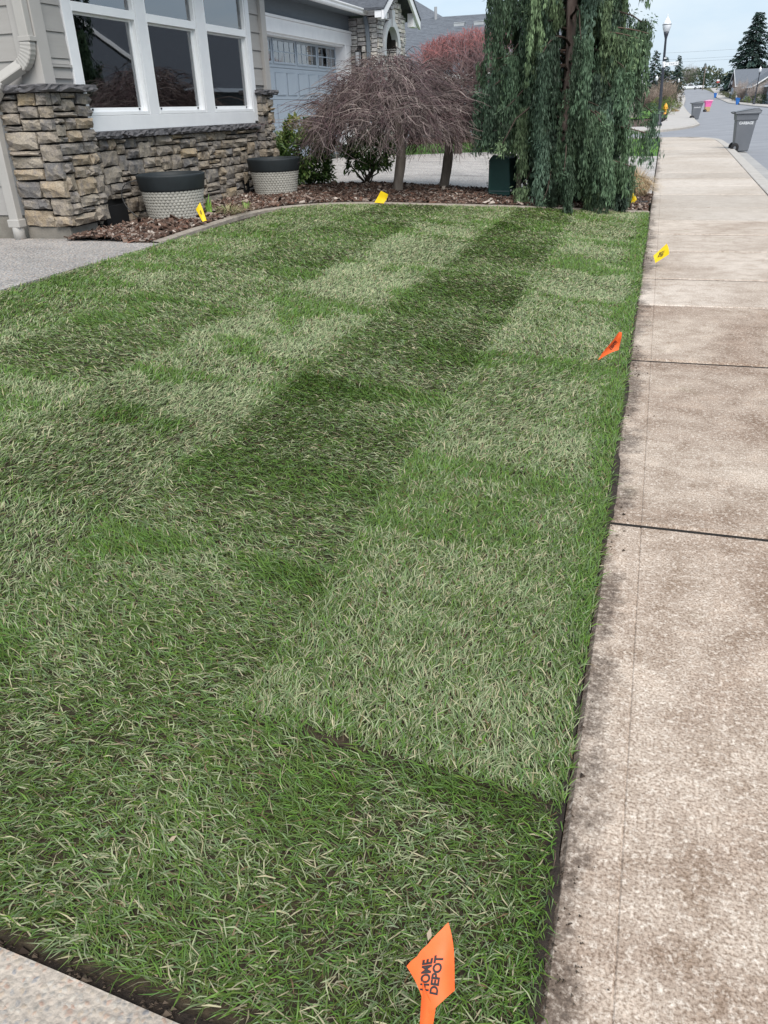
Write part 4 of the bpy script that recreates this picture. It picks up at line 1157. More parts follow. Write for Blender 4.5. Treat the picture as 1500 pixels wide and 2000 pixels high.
ledger(entry, (EX - 0.34, AY1, 0.3), (1, 0, 0), (0, -1, 0), 0.33, 2.5, rs)
# arch surround with keystone
g = Geo()
t = np.linspace(0, math.pi, 19); yc = (AY0 + AY1) / 2
def arc(r1, r2, x): return np.c_[np.full(19, x), yc - r1 * np.cos(t), AZ + r2 * np.sin(t)]
g.grid(np.stack([arc(0.55, 0.50, EX - 0.1), arc(0.55, 0.50, EX + 0.07), arc(0.70, 0.66, EX + 0.08), arc(0.70, 0.66, EX)], 0))
g.box(EX, EX + 0.07, yc - 0.70, yc - 0.55, AZ - 0.16, AZ - 0.002); g.box(EX, EX + 0.07, yc + 0.55, yc + 0.70, AZ - 0.16, AZ - 0.002)
g.prism([(yc - 0.07, AZ + 0.48), (yc + 0.07, AZ + 0.48), (yc + 0.13, AZ + 0.84), (yc - 0.13, AZ + 0.84)], EX + 0.01, EX + 0.11, axis='x')
obj('arch_surround', g, MAT['trimstone'], entry, label='smooth grey arch trim with keystone')
# gable roof: rakes, brackets, shingles
g = Geo(); e_z = 3.52; hw = 1.68
yc2 = (EY0 + EY1) / 2
for s in (-1, 1):
    P = [(yc2, PK + 0.10), (yc2 + s * hw, e_z), (yc2 + s * hw, e_z - 0.05), (yc2, PK + 0.04)]
    g.prism(P if s < 0 else P[::-1], -8.9, EX + 0.34, axis='x')
obj('gable_roof', g, MAT['shingle'], entry)
g = Geo()
for s in (-1, 1):
    P = [(yc2, PK + 0.035), (yc2 + s * (hw - 0.01), e_z - 0.052), (yc2 + s * (hw - 0.01), e_z - 0.24), (yc2, PK - 0.16)]
    g.prism(P if s < 0 else P[::-1], EX + 0.27, EX + 0.325, axis='x')
    P = [(yc2 + s * (hw - 0.02), e_z - 0.06), (yc2 + s * (hw - 0.02), e_z - 0.20), (yc2 + s * (hw - 0.5), e_z - 0.20), (yc2 + s * (hw - 0.5), e_z + 0.1)]
    g.prism(P if s > 0 else P[::-1], EX + 0.10, EX + 0.26, axis='x')
obj('rake_board', g, MAT['white'], entry, label='white rake boards and eave returns')
g = rect_sweep([(-6.86, 20.72, 3.39), (-6.84, 20.78, 3.2), (-6.82, 20.80, 2.9), (-6.82, 20.80, 0.5)], 0.09, 0.07, (1, 0, 0))
obj('entry_downspout', g, MAT['gwall'], entry, label='slate blue downspout on the entry')

def lantern(parent, loc, out):
    """wall lantern: back plate, bracket, cage, glass"""
    lx, ly = out
    l_ = obj('wall_lantern', Geo().box(-0.055, 0.055, -0.055, 0.055, 0.30, 0.33).box(-0.07, 0.07, -0.07, 0.07, -0.02, 0.0).box(-0.02, 0.02, -0.02, 0.02, 0.33, 0.38).box(-0.062, -0.05, -0.062, -0.05, 0, 0.3).box(0.05, 0.062, -0.062, -0.05, 0, 0.3).box(-0.062, -0.05, 0.05, 0.062, 0, 0.3).box(0.05, 0.062, 0.05, 0.062, 0, 0.3).box(min(0, -lx * 0.19) - 0.012, max(0, -lx * 0.19) + 0.012, min(0, -ly * 0.19) - 0.012, max(0, -ly * 0.19) + 0.012, 0.36, 0.385).box(-lx * 0.19 - 0.05, -lx * 0.19 + 0.05, -ly * 0.19 - 0.05, -ly * 0.19 + 0.05, 0.1, 0.42), MAT['iron'], parent, loc=loc, label='black wall lantern with frosted glass')
    q = obj('lamp_glass', Geo().box(-0.048, 0.048, -0.048, 0.048, 0.004, 0.296), M('frosted_glass', (0.45, 0.47, 0.5), rough=0.3), None, loc=loc)
    q.parent = l_; q.matrix_parent_inverse = parent_inv(l_)
lantern(house, (-7.05, 20.66, 2.36), (0, -1))
lantern(house, (GX0 + 0.2, 15.2, 2.36), (1, 0))

# ================================================================ PLANTS
MAT['bark'] = M('grey_brown_bark', (0.23, 0.195, 0.165), (0.13, 0.105, 0.09), 14, 0.95, 0.9, 40, bdist=0.015, stretch=(1, 1, 0.3))
MAT['bark_red'] = M('cedar_bark', (0.32, 0.26, 0.235), (0.17, 0.12, 0.105), 12, 0.95, 0.9, 40, bdist=0.015, stretch=(1, 1, 0.2))
MAT['twig'] = M_col('twig', 0.8, 0.25)
MAT['leaf'] = M_col('leaf', 0.45, 0.4, 0.18)
MAT['needle'] = M_col('conifer_foliage', 0.6, 0.3, 0.12)

def wiggle(P, amp, r):
    P = np.asarray(P, float).copy()
    P[1:-1] += r.normal(0, amp, P[1:-1].shape)
    return P

def bez(a, b, c, n=8):
    t = np.linspace(0, 1, n)[:, None]
    return (1 - t) ** 2 * np.asarray(a) + 2 * t * (1 - t) * np.asarray(b) + t * t * np.asarray(c)

def weeping_maple(name, base, ctr, rad, ztop, zrim, n, seed, label, trunk_pts, trunk_r, tones):
    """bare laceleaf maple: trunk, arching limbs, a dome of hanging twigs"""
    r = np.random.default_rng(seed)
    t = empty(name, base, label=label, cat='tree')
    tp = np.array(trunk_pts, float)
    i = np.linspace(0, len(tp) - 1, 14)
    P = np.stack([np.interp(i, range(len(tp)), tp[:, c]) for c in range(3)], -1)
    for _ in range(2): P[1:-1] = (P[:-2] + 2 * P[1:-1] + P[2:]) / 4
    rr = trunk_r * np.interp(np.linspace(0, 1, 14), (0, 0.08, 0.3, 0.55, 0.75, 1), (1.35, 1.1, 0.95, 0.98, 0.75, 0.5)) * r.uniform(0.94, 1.06, 14)
    obj('trunk', Geo().tube(P, rr, 12), MAT['bark'], t, smooth=True)
    top = P[-1]
    cx, cy = ctr
    def dome(q): return ztop - (ztop - zrim) * np.clip(q, 0, 1.2) ** 1.9
    g = Geo()
    # limbs
    for k in range(26):
        a = k * 2.399 + r.normal(0, 0.2); q = r.uniform(0.35, 0.95)
        end = np.array((cx + math.cos(a) * rad * q, cy + math.sin(a) * rad * q, dome(q) - r.uniform(0.10, 0.35)))
        midp = np.array((top[0] * 0.5 + end[0] * 0.5, top[1] * 0.5 + end[1] * 0.5, dome(q * 0.45) - r.uniform(0.0, 0.22)))
        L = wiggle(bez(top + r.normal(0, 0.03, 3) - (0, 0, r.uniform(0, 0.2)), midp, end, 10), 0.018, r)
        g.tube(L, np.linspace(0.022, 0.006, 10) * r.uniform(0.7, 1.2), 6, C=np.array(tones[0]) * r.uniform(0.7, 1.2))
    obj('limbs', g, MAT['twig'], t, smooth=True, colour=True, kind='stuff')
    g = Geo()
    for k in range(n):
        a = r.uniform(0, 2 * math.pi)
        q0 = math.sqrt(r.random()) * 0.92
        depth = abs(r.normal(0, 0.16)) + (0.35 * r.random() if r.random() < 0.28 else 0)
        oval = 1 + 0.10 * math.sin(2 * a + seed) + 0.09 * math.sin(5 * a + 1.3 * seed)
        ln = r.uniform(0.28, 0.75) * (0.7 + 0.5 * q0)
        m = 7
        s = np.linspace(0, 1, m)
        q = q0 + (ln / rad) * s * r.uniform(0.35, 0.95)
        aa = a + r.normal(0, 0.25) * s + np.cumsum(r.normal(0, 0.042, m))
        z = dome(q) - depth - ln * 0.28 * s ** 1.7 * r.uniform(0.0, 1.3) + np.cumsum(r.normal(0, 0.024, m))
        if r.random() < 0.22:                       # stray shoots that stand up from the dome
            z = dome(q0) - depth * 0.4 + r.uniform(0.05, 0.20) * np.sin(s * 2.2) - 0.10 * s
        P = np.c_[cx + np.cos(aa) * q * rad * oval, cy + np.sin(aa) * q * rad * oval, z]
        P = P[P[:, 2] > zrim - 0.30 + 0.30 * r.random() ** 1.5]
        m = len(P)
        if m < 4: continue
        w = r.uniform(0.0026, 0.0062)
        tone = np.array(tones[int(r.integers(0, len(tones)))]) * r.uniform(0.7, 1.3)
        g.tube(P, np.linspace(w, w * 0.4, m), 3, False, C=tone)
        if r.random() < 0.8:                        # side twigs
            for _ in range(2):
                i0 = int(r.integers(1, m - 2)); d = r.normal(0, 1, 3); d[2] = -abs(d[2]) * 0.6; d /= np.linalg.norm(d)
                out = np.array((math.cos(a), math.sin(a), -0.4))
                e = P[i0] + (d * 0.6 + out) * r.uniform(0.07, 0.2)
                mid = (P[i0] + e) / 2 + r.normal(0, 0.015, 3)
                g.tube(np.array([P[i0], mid, e]), (w * 0.7, w * 0.55, w * 0.3), 3, False, C=tone * r.uniform(0.85, 1.2))
    obj('twigs', g, MAT['twig'], t, colour=True, kind='stuff')
    return t

MT = [(0.14, 0.104, 0.100), (0.175, 0.136, 0.130), (0.085, 0.062, 0.066), (0.26, 0.212, 0.198), (0.12, 0.076, 0.082), (0.062, 0.047, 0.046)]
weeping_maple('weeping_maple', (-3.42, 11.55, 0.30), (-3.56, 11.62), 1.20, 2.06, 1.08, 3200, 5, 'larger bare weeping maple with brown dome of twigs, its trunk behind a yellow flag',
              [(-3.44, 11.55, 0.22), (-3.42, 11.55, 0.35), (-3.40, 11.55, 0.55), (-3.36, 11.56, 0.72), (-3.36, 11.58, 0.95), (-3.42, 11.6, 1.25), (-3.5, 11.62, 1.6)], 0.078, MT)
weeping_maple('weeping_maple', (-2.96, 12.5, 0.27), (-2.92, 12.55), 0.74, 1.84, 0.95, 1400, 9, 'smaller bare weeping maple with tilted pale trunk near the green utility box',
              [(-2.99, 12.5, 0.18), (-2.97, 12.5, 0.30), (-2.92, 12.52, 0.55), (-2.90, 12.54, 0.78), (-2.88, 12.56, 1.1), (-2.86, 12.56, 1.4)], 0.075, [(0.125, 0.088, 0.084), (0.16, 0.12, 0.11), (0.075, 0.055, 0.056), (0.20, 0.16, 0.145), (0.14, 0.078, 0.08)])

def red_maple(base, seed):
    r = np.random.default_rng(seed)
    t = empty('coral_bark_maple', base, label='vase shaped bare maple with red twig tips beyond the driveway', cat='tree')
    b = np.array(base)
    fork = b + (0.0, 0, 0.62)
    obj('trunk', Geo().tube([b - (0, 0, 0.1), b + (0.02, 0, 0.3), fork], (0.12, 0.09, 0.08), 10), MAT['bark'], t, smooth=True)
    limbs, twigs = Geo(), Geo()
    cc = np.array((-4.45, base[1], 2.15))
    heads = []
    for k in range(11):
        a = k * 2.399; sp = r.uniform(0.35, 1.15)
        e = np.array((cc[0] + math.cos(a) * sp * 1.08, cc[1] + math.sin(a) * sp * 0.9, r.uniform(1.75, 2.25) + (0.2 if math.cos(a) > 0 else -0.12)))
        L = wiggle(bez(fork, fork * 0.4 + e * 0.6 + (0, 0, -0.25), e, 9), 0.03, r)
        limbs.tube(L, np.linspace(0.05, 0.02, 9) * r.uniform(0.8, 1.1), 7, C=(0.16, 0.115, 0.105))
        heads.append((e, L[-1] - L[-3]))
        for _ in range(3):
            i0 = int(r.integers(4, 8)); q = L[i0] + np.array((r.normal(0, .35), r.normal(0, .35), r.uniform(0.2, 0.6)))
            limbs.tube(wiggle(bez(L[i0], (L[i0] + q) / 2 + (0, 0, -0.05), q, 6), 0.02, r), np.linspace(0.02, 0.010, 6), 5, C=(0.15, 0.10, 0.10))
            heads.append((q, q - L[i0]))
    c_br, c_pl, c_rd = np.array((0.15, 0.11, 0.108)), np.array((0.21, 0.125, 0.13)), np.array((0.33, 0.125, 0.12))
    for e, d in heads:
        for k in range(24):
            a = r.uniform(0, 6.28); o = np.array((math.cos(a), math.sin(a), 0)) * abs(r.normal(0, 0.42)) + (0, 0, r.uniform(0.35, 0.80))
            st = e + r.normal(0, 0.05, 3)
            en = e + o
            lim = 3.02 - 0.30 * ((en[0] + 4.15) / 1.0) ** 2 * (en[0] < -4.15) * 0.55 - 0.35 * max(0, en[0] + 4.0) ** 2 - 0.22 * ((en[1] - cc[1])) ** 2
            en[2] = min(en[2], lim + r.normal(0, 0.05))
            P = wiggle(bez(st, st * 0.45 + en * 0.55 + (o[0] * 0.2, o[1] * 0.2, -0.08), en, 6), 0.012, r)
            h = np.clip((P[:, 2] - 1.7) / (lim - 1.7 + 1e-6), 0, 1)[:, None]
            s = np.linspace(0, 1, 6)[:, None] * h
            C = c_br * (1 - np.clip(s * 1.6, 0, 1)) + c_pl * np.clip(s * 1.6, 0, 1)
            C = C * (1 - np.clip((s - 0.6) * 2.6, 0, 1)) + c_rd * np.clip((s - 0.6) * 2.6, 0, 1)
            twigs.tube(P, np.linspace(0.007, 0.003, 6), 3, False, C=C * r.uniform(0.75, 1.25))
            for _ in range(2):
                i0 = int(r.integers(2, 5)); dd = np.array((r.normal(0, .13), r.normal(0, .13), r.uniform(0.04, 0.2)))
                q = P[i0] + dd; q[2] = min(q[2], lim + 0.03)
                twigs.tube(np.array([P[i0], (P[i0] + q) / 2 + r.normal(0, .01, 3), q]), (0.005, 0.004, 0.0025), 3, False, C=np.array([C[i0], C[min(5, i0 + 1)], C[5]]) * r.uniform(0.8, 1.25))
    obj('limbs', limbs, MAT['twig'], t, smooth=True, colour=True, kind='stuff')
    obj('twigs', twigs, MAT['twig'], t, colour=True, kind='stuff')
red_maple((-4.62, 21.0, 0.36), 12)

# ---- weeping conifer with hanging curtains
def weeping_cedar(base, seed):
    r = np.random.default_rng(seed)
    t = empty('weeping_cedar', base, label='tall weeping conifer with dark green hanging curtains beside the sidewalk', cat='tree')
    b = np.array(base); H_ = 6.4
    zt = np.linspace(-0.1, H_, 22)
    TX = b[0] + np.interp(zt, (0, 0.6, 1.3, 2.6, 6.4), (0.0, -0.01, -0.02, -0.07, -0.12)) + 0.012 * np.sin(zt * 4)
    TY = b[1] + 0.02 * np.sin(zt * 2)
    obj('trunk', Geo().tube(np.c_[TX, TY, b[2] + zt], np.interp(zt, (-0.1, 0.15, 1, 3, 6.4), (0.15, 0.105, 0.085, 0.065, 0.015)), 12), MAT['bark_red'], t, smooth=True)
    br, fo = Geo(), Geo()
    SB, SD, SL, SC_ = [], [], [], []
    def crown_r(z):
        return np.interp(z, (0, 0.8, 1.7, 2.3, 3.0, 4.2, 5.6, 6.4), (1.02, 1.06, 1.12, 1.0, 0.88, 0.66, 0.34, 0.05))
    def strand(p, ln, tone, wid=1.0):
        """a hanging string of foliage sprays"""
        m = max(4, int(ln / 0.05))
        s = np.linspace(0, 1, m)
        sway = r.normal(0, 0.05, 2)
        P = np.c_[p[0] + sway[0] * s ** 1.5 + np.cumsum(r.normal(0, 0.004, m)), p[1] + sway[1] * s ** 1.5 + np.cumsum(r.normal(0, 0.004, m)), p[2] - ln * s]
        gz = float(zg(p[0], p[1])) + 0.04
        P = P[P[:, 2] > gz]
        P = P[~((P[:, 0] < -1.74) & (P[:, 2] < 0.84)) & ~((P[:, 0] > -0.20) & (P[:, 2] < 0.48))]
        if r.random() < 0.86: P = P[~((np.abs(P[:, 0] + 1.165) < 0.10) & (P[:, 1] < 12.29) & (P[:, 2] > 0.95))]
        if len(P) < 3: return
        k = len(P) * (10 if P[-1, 2] < 2.75 else 2)
        idx = r.integers(0, len(P), k)
        a = r.uniform(0, 2 * math.pi, k); op = np.abs(r.normal(0.20, 0.15, k))
        d = np.c_[np.cos(a) * np.sin(op), np.sin(a) * np.sin(op), -np.cos(op)]
        SB.append(P[idx] + r.normal(0, 1, (k, 3)) * (0.019, 0.019, 0.014)); SD.append(d); SL.append(r.uniform(0.035, 0.085, k) * wid)
        hang = np.clip(idx / len(P), 0, 1)[:, None]
        SC_.append(np.asarray(tone)[None] * r.uniform(0.7, 1.3, (k, 1)) * (0.95 + 0.15 * hang))
    tones = [np.array(c) for c in ((0.056, 0.092, 0.055), (0.068, 0.108, 0.063), (0.045, 0.076, 0.049), (0.095, 0.138, 0.071), (0.062, 0.098, 0.070))]
    nb = 150
    for k in range(nb):
        z0 = 0.35 + (H_ - 0.6) * (k / nb) ** 1.15
        a = k * 2.39996 + r.normal(0, 0.25)
        if abs((a + math.pi / 2 + math.pi) % (2 * math.pi) - math.pi) < 0.22 and r.random() < 0.7: a += 0.5
        L = float(crown_r(z0)) * r.uniform(0.62, 1.08)
        # bias: more reach to the left, less to the right at mid height
        if math.cos(a) < -0.6: L *= 1.06
        x0 = np.interp(b[2] + z0, b[2] + zt, TX)
        st = np.array((x0, b[1], b[2] + z0))
        rise = r.uniform(0.02, 0.22) * L
        e = st + (math.cos(a) * L, math.sin(a) * L, -r.uniform(0.05, 0.35) * L)
        P = wiggle(bez(st, st + (math.cos(a) * L * 0.55, math.sin(a) * L * 0.55, rise * 2), e, 9), 0.012, r)
        br.tube(P, np.linspace(0.020, 0.006, 9), 5, C=(0.06, 0.045, 0.036))
        tone = tones[int(r.integers(0, 5))] * r.uniform(0.75, 1.35)
        for q in range(int(3 + 4 * L)):                       # curtains: strands hang in bunches
            s = r.uniform(0.25, 1.0) if q > 0 else 1.0
            i = s * 8; pc = np.array([np.interp(i, range(9), P[:, c]) for c in range(3)])
            side = np.array((-math.sin(a), math.cos(a), 0)) * r.uniform(-0.10, 0.10)
            ln0 = r.uniform(0.30, 0.95) * (0.75 + 0.3 * s); tn = tone * r.uniform(0.6, 1.5)
            for _ in range(int(r.integers(3, 8))):
                strand(pc + side + r.normal(0, 1, 3) * (0.030, 0.030, 0.015), ln0 * r.uniform(0.55, 1.1), tn * r.uniform(0.85, 1.2))
        # tip sprays that lift a little
        k2 = 60
        pp = P[-1] + r.normal(0, 0.05, (k2, 3)); dd = np.c_[np.cos(a) + r.normal(0, .5, k2), np.sin(a) + r.normal(0, .5, k2), r.uniform(-1.2, 0.1, k2)]
        dd /= np.linalg.norm(dd, axis=1)[:, None]
        SB.append(pp); SD.append(dd); SL.append(r.uniform(0.03, 0.065, k2)); SC_.append(np.tile(tone * 1.35, (k2, 1)) * r.uniform(0.8, 1.3, (k2, 1)))
    # named low branches that stick out of the outline
    for (ax, ay, z0, L, hg) in ((0.95, -0.35, 1.02, 1.10, 1), (0.9, -0.5, 0.62, 1.02, 1), (0.2, -0.98, 0.95, 0.62, 1), (-0.30, -0.95, 0.80, 0.70, 1), (0.55, -0.83, 1.25, 0.85, 1), (-0.97, -0.2, 1.92, 1.24, 2.8), (-0.9, -0.4, 1.75, 1.0, 2.6), (0.98, -0.15, 2.16, 0.96, 1.9), (0.9, -0.4, 2.1, 0.92, 2.0), (0.99, 0.0, 2.95, 0.92, 1.3), (-0.99, 0.0, 2.62, 1.05, 1.8)):
        st = b + (0, 0, z0); e = st + np.array((ax, ay, 0)) * L + (0, 0, -0.10)
        P = bez(st, (st + e) / 2 + (0, 0, 0.10), e, 9)
        br.tube(P, np.linspace(0.018, 0.006, 9), 5, C=(0.11, 0.075, 0.06))
        for q in range(26):
            i = r.uniform(3.5, 8); p = np.array([np.interp(i, range(9), P[:, c]) for c in range(3)]) + r.normal(0, 0.05, 3) * (1, 1, 0.3)
            strand(p, r.uniform(0.12, 0.38) * hg, np.array((0.085, 0.138, 0.075)) * r.uniform(0.85, 1.25), 1.15)
    B, D, L_, C_ = np.concatenate(SB), np.concatenate(SD), np.concatenate(SL), np.concatenate(SC_)
    n = len(B)
    sd = np.cross(D, r.normal(0, 1, (n, 3))); sd /= np.linalg.norm(sd, axis=1)[:, None] + 1e-9
    w = L_ * 0.13
    mid = B + D * (L_ * 0.45)[:, None]; tip = B + D * L_[:, None]
    V = np.stack([B, mid + sd * w[:, None], tip, mid - sd * w[:, None]], 1).reshape(-1, 3)
    Q = np.arange(n)[:, None] * 4 + np.array([[0, 1, 2, 3]])
    C4 = np.stack([C_, C_, C_ * 1.12, C_], 1).reshape(-1, 3)
    fo.add(V, Q, None, C4)
    obj('branches', br, MAT['twig'], t, colour=True, smooth=True, kind='stuff')
    obj('foliage', fo, MAT['needle'], t, colour=True, kind='stuff')
    print('cedar sprays', n)
weeping_cedar((-1.13, 12.29, 0.10), 21)

# ---- leafy shrubs
def leaf_quads(g, P, D, L, W, C, r, fold=0.25):
    """pointed leaves: base, two sides, tip"""
    n = len(P); D = D / (np.linalg.norm(D, axis=1)[:, None] + 1e-9)
    sd = np.cross(D, np.tile((0, 0, 1.0), (n, 1)) + r.normal(0, 0.5, (n, 3))); sd /= np.linalg.norm(sd, axis=1)[:, None] + 1e-9
    up = np.cross(sd, D)
    mid = P + D * (L * 0.45)[:, None]
    V = np.stack([P, mid + sd * W[:, None] + up * (W * fold)[:, None], P + D * L[:, None] - up * (L * 0.12)[:, None], mid - sd * W[:, None] + up * (W * fold)[:, None], mid - up * (W * 0.1)[:, None]], 1).reshape(-1, 3)
    o = np.arange(n)[:, None, None] * 5
    T = (o + np.array([(0, 1, 4), (1, 2, 4), (4, 2, 3), (0, 4, 3)])[None]).reshape(-1, 3)
    g.add(V, None, T, np.repeat(C, 5, 0))

def leafy_shrub(name, base, ctr, rad, n, tones, seed, label, stems=9, leaf=0.07, bare=0.3, top_tone=None, cat='shrub'):
    r = np.random.default_rng(seed)
    t = empty(name, base, label=label, cat=cat)
    b, c, rad = np.array(base), np.array(ctr), np.array(rad)
    st, lf = Geo(), Geo()
    for k in range(stems):
        a = k * 2.399; q = r.uniform(0.3, 0.85)
        e = c + rad * (math.cos(a) * q, math.sin(a) * q, r.uniform(-0.2, 0.6))
        P = wiggle(bez(b + r.normal(0, 0.015, 3), b * 0.35 + e * 0.65 - (0, 0, 0.06), e, 8), 0.012, r)
        st.tube(P, np.linspace(0.014, 0.004, 8), 5, C=(0.13, 0.10, 0.075))
    obj('stems', st, MAT['twig'], t, colour=True, smooth=True, kind='stuff')
    # leaves in rosettes on the outside of an uneven body
    m = n // 7
    v = r.normal(0, 1, (m, 3)); v /= np.linalg.norm(v, axis=1)[:, None]
    lump = 0.86 + 0.22 * np.sin(v[:, 0] * 5 + seed) * np.sin(v[:, 1] * 4) + 0.14 * np.sin(v[:, 2] * 7 + seed)
    rr = (r.random(m) ** 0.33 * 0.5 + 0.5) * lump
    P0 = c + v * rad * rr[:, None]
    keep = P0[:, 2] > b[2] + bare * (c[2] - b[2])
    P0, v, m = P0[keep], v[keep], keep.sum()
    P = np.repeat(P0, 7, 0) + r.normal(0, leaf * 0.25, (m * 7, 3))
    D = np.repeat(v * 0.7 + (0, 0, 0.35), 7, 0) + r.normal(0, 0.55, (m * 7, 3))
    tn = np.array(tones)
    C = tn[r.integers(0, len(tn), m * 7)] * r.uniform(0.7, 1.3, (m * 7, 1))
    if top_tone is not None:
        f = np.clip((P[:, 2] - (c[2] + rad[2] * 0.25)) / (rad[2] * 0.5), 0, 1)[:, None] * (r.random((m * 7, 1)) < 0.6)
        C = C * (1 - f) + np.array(top_tone) * r.uniform(0.7, 1.2, (m * 7, 1)) * f
    L = leaf * r.uniform(0.6, 1.3, m * 7)
    leaf_quads(lf, P, D, L, L * 0.2, C, r)
    obj('foliage', lf, MAT['leaf'], t, colour=True, kind='stuff')
    return t
GT = [(0.08, 0.15, 0.04), (0.11, 0.19, 0.05), (0.055, 0.105, 0.035), (0.14, 0.20, 0.06)]
leafy_shrub('rhododendron', (-5.05, 12.25, 0.36), (-5.08, 12.1, 0.83), (0.56, 0.45, 0.50), 5200, GT, 31, 'green leafy shrub with yellowish top behind the far planter', 10, 0.085, 0.15, (0.24, 0.26, 0.07))
leafy_shrub('rhododendron', (-4.24, 12.6, 0.355), (-4.16, 12.5, 0.82), (0.50, 0.42, 0.27), 2600, GT, 32, 'dark leafy shrub with bare fanning stems under the large maple', 14, 0.08, 0.50)
# white blossom just above the first shrub
wb = leafy_shrub('white_blossom_shrub', (-5.62, 12.45, 0.36), (-5.60, 12.42, 0.92), (0.20, 0.20, 0.24), 400, [(0.72, 0.74, 0.72), (0.6, 0.62, 0.58), (0.07, 0.13, 0.04)], 33, 'small shrub with white blossom between stone pillar and garage', 6, 0.05, 0.1)

# ---- dry ornamental grass beside the weeping conifer
def grass_clump(name, base, h, w, n, tones, seed, label, spread=0.9, wid=0.003, cat='grass'):
    r = np.random.default_rng(seed)
    t = empty(name, base, label=label, cat=cat)
    g = Geo(); tn = np.array(tones)
    a = r.uniform(0, 6.28, n); q = r.random(n) ** 0.6
    L = h * r.uniform(0.6, 1.15, n)
    B = np.array(base) + np.c_[np.cos(a) * q * w * 0.35, np.sin(a) * q * w * 0.35, np.zeros(n)]
    M1 = B + np.c_[np.cos(a) * q * w * 0.35 * spread, np.sin(a) * q * w * 0.35 * spread, L * 0.6]
    E = M1 + np.c_[np.cos(a) * q * w * 0.6 * spread + r.normal(0, .03, n), np.sin(a) * q * w * 0.6 * spread + r.normal(0, .03, n), L * (0.4 - 0.75 * q ** 2 * spread)]
    sd = np.c_[-np.sin(a), np.cos(a), np.zeros(n)] * wid
    V = np.stack([B - sd, B + sd, M1 + sd, M1 - sd, E], 1).reshape(-1, 3)
    o = np.arange(n)[:, None] * 5
    C = tn[r.integers(0, len(tn), n)] * r.uniform(0.7, 1.25, (n, 1))
    g.add(V, o + np.array([[0, 1, 2, 3]]), o + np.array([[3, 2, 4]]), np.repeat(C, 5, 0))
    obj('blades', g, MAT['leaf'], t, colour=True, kind='stuff')
    return t
grass_clump('ornamental_grass', (-0.17, 13.75, 0.0), 0.50, 0.42, 1500, [(0.52, 0.40, 0.25), (0.42, 0.31, 0.18), (0.60, 0.48, 0.32)], 41, 'rounded clump of dry straw coloured grass by the sidewalk', 1.0)
grass_clump('perennial_plant', (-4.62, 8.62, 0.37), 0.12, 0.34, 260, [(0.48, 0.40, 0.27), (0.38, 0.31, 0.2), (0.20, 0.26, 0.09)], 42, 'low dry tuft of straw leaves beside the near planter', 1.0, cat='plant')
grass_clump('iris_shoots', (-4.68, 8.30, 0.37), 0.26, 0.10, 12, [(0.22, 0.40, 0.08), (0.28, 0.46, 0.10)], 43, 'bright green sword shaped shoots beside the near planter', 0.25, 0.011, cat='plant')
grass_clump('iris_shoots', (-4.60, 9.05, 0.37), 0.15, 0.10, 9, [(0.24, 0.38, 0.09), (0.28, 0.42, 0.12)], 44, 'short green shoots between the two planters', 0.4, 0.008, cat='plant')

# ================================================================ THINGS IN THE GARDEN
# ---- planters with woven sides
MAT['weave'] = M('woven_grey_resin', (0.42, 0.41, 0.375), (0.34, 0.33, 0.30), 12, 0.7, spec=0.3)
MAT['rim'] = M('charcoal_resin', (0.020, 0.026, 0.030), (0.014, 0.018, 0.021), 8, 0.6, spec=0.35)
def planter(loc, label, hole_seed):
    t = empty('planter', loc, label=label, cat='planter')
    h, r0, r1, zb = 0.285, 0.265, 0.315, 0.0
    g = Geo()
    nu, nv = 46, 11
    for j in range(nv):                     # raised weave cells, staggered
        z0, z1 = zb + h * j / nv, zb + h * (j + 1) / nv
        for i in range(nu):
            a0, a1 = (i + (j % 2) * 0.5) * 2 * math.pi / nu, (i + 1 + (j % 2) * 0.5) * 2 * math.pi / nu
            def pt(a, z, o):
                r = r0 + (r1 - r0) * (z - zb) / h + o
                return (r * math.cos(a), r * math.sin(a), z)
            da, dz = (a1 - a0) * 0.2, (z1 - z0) * 0.22
            A = [pt(a0, z0, 0), pt(a1, z0, 0), pt(a1, z1, 0), pt(a0, z1, 0)]
            B = [pt(a0 + da, z0 + dz, 0.010), pt(a1 - da, z0 + dz, 0.010), pt(a1 - da, z1 - dz, 0.010), pt(a0 + da, z1 - dz, 0.010)]
            g.add(A + B, [(4, 5, 6, 7), (0, 1, 5, 4), (1, 2, 6, 5), (2, 3, 7, 6), (3, 0, 4, 7)])
    child('woven_side', g, MAT['weave'], t)
    child('rim', Geo().lathe([(0.315, 0.275), (0.328, 0.285), (0.334, 0.30), (0.352, 0.405), (0.353, 0.418), (0.343, 0.425), (0.325, 0.418), (0.318, 0.37), (0.31, 0.30)], 48), MAT['rim'], t, smooth=True)
    child('potting_soil', Geo().lathe([(0.322, 0.375), (0.15, 0.385), (0.0, 0.38)], 32), MAT['soil'], t, smooth=True)
    t.scale = (1.04, 1.04, 1.14)
    return t
planter((-4.94, 8.02, 0.375), 'near woven grey planter with charcoal rim and black drip tube', 1)
planter((-4.95, 10.72, 0.372), 'far woven grey planter with charcoal rim beside the green shrub', 2)
# drip tube
P = bez((-5.16, 7.80, 0.80), (-5.36, 7.70, 0.83), (-5.36, 7.68, 0.66), 8)
P2 = bez((-5.36, 7.68, 0.66), (-5.34, 7.66, 0.52), (-5.10, 7.66, 0.40), 8)[1:]
obj('drip_tube', Geo().tube(np.r_[P, P2], 0.006, 6), MAT['iron'], smooth=True, label='thin black drip tube looping from the near planter to the mulch', cat='tube')

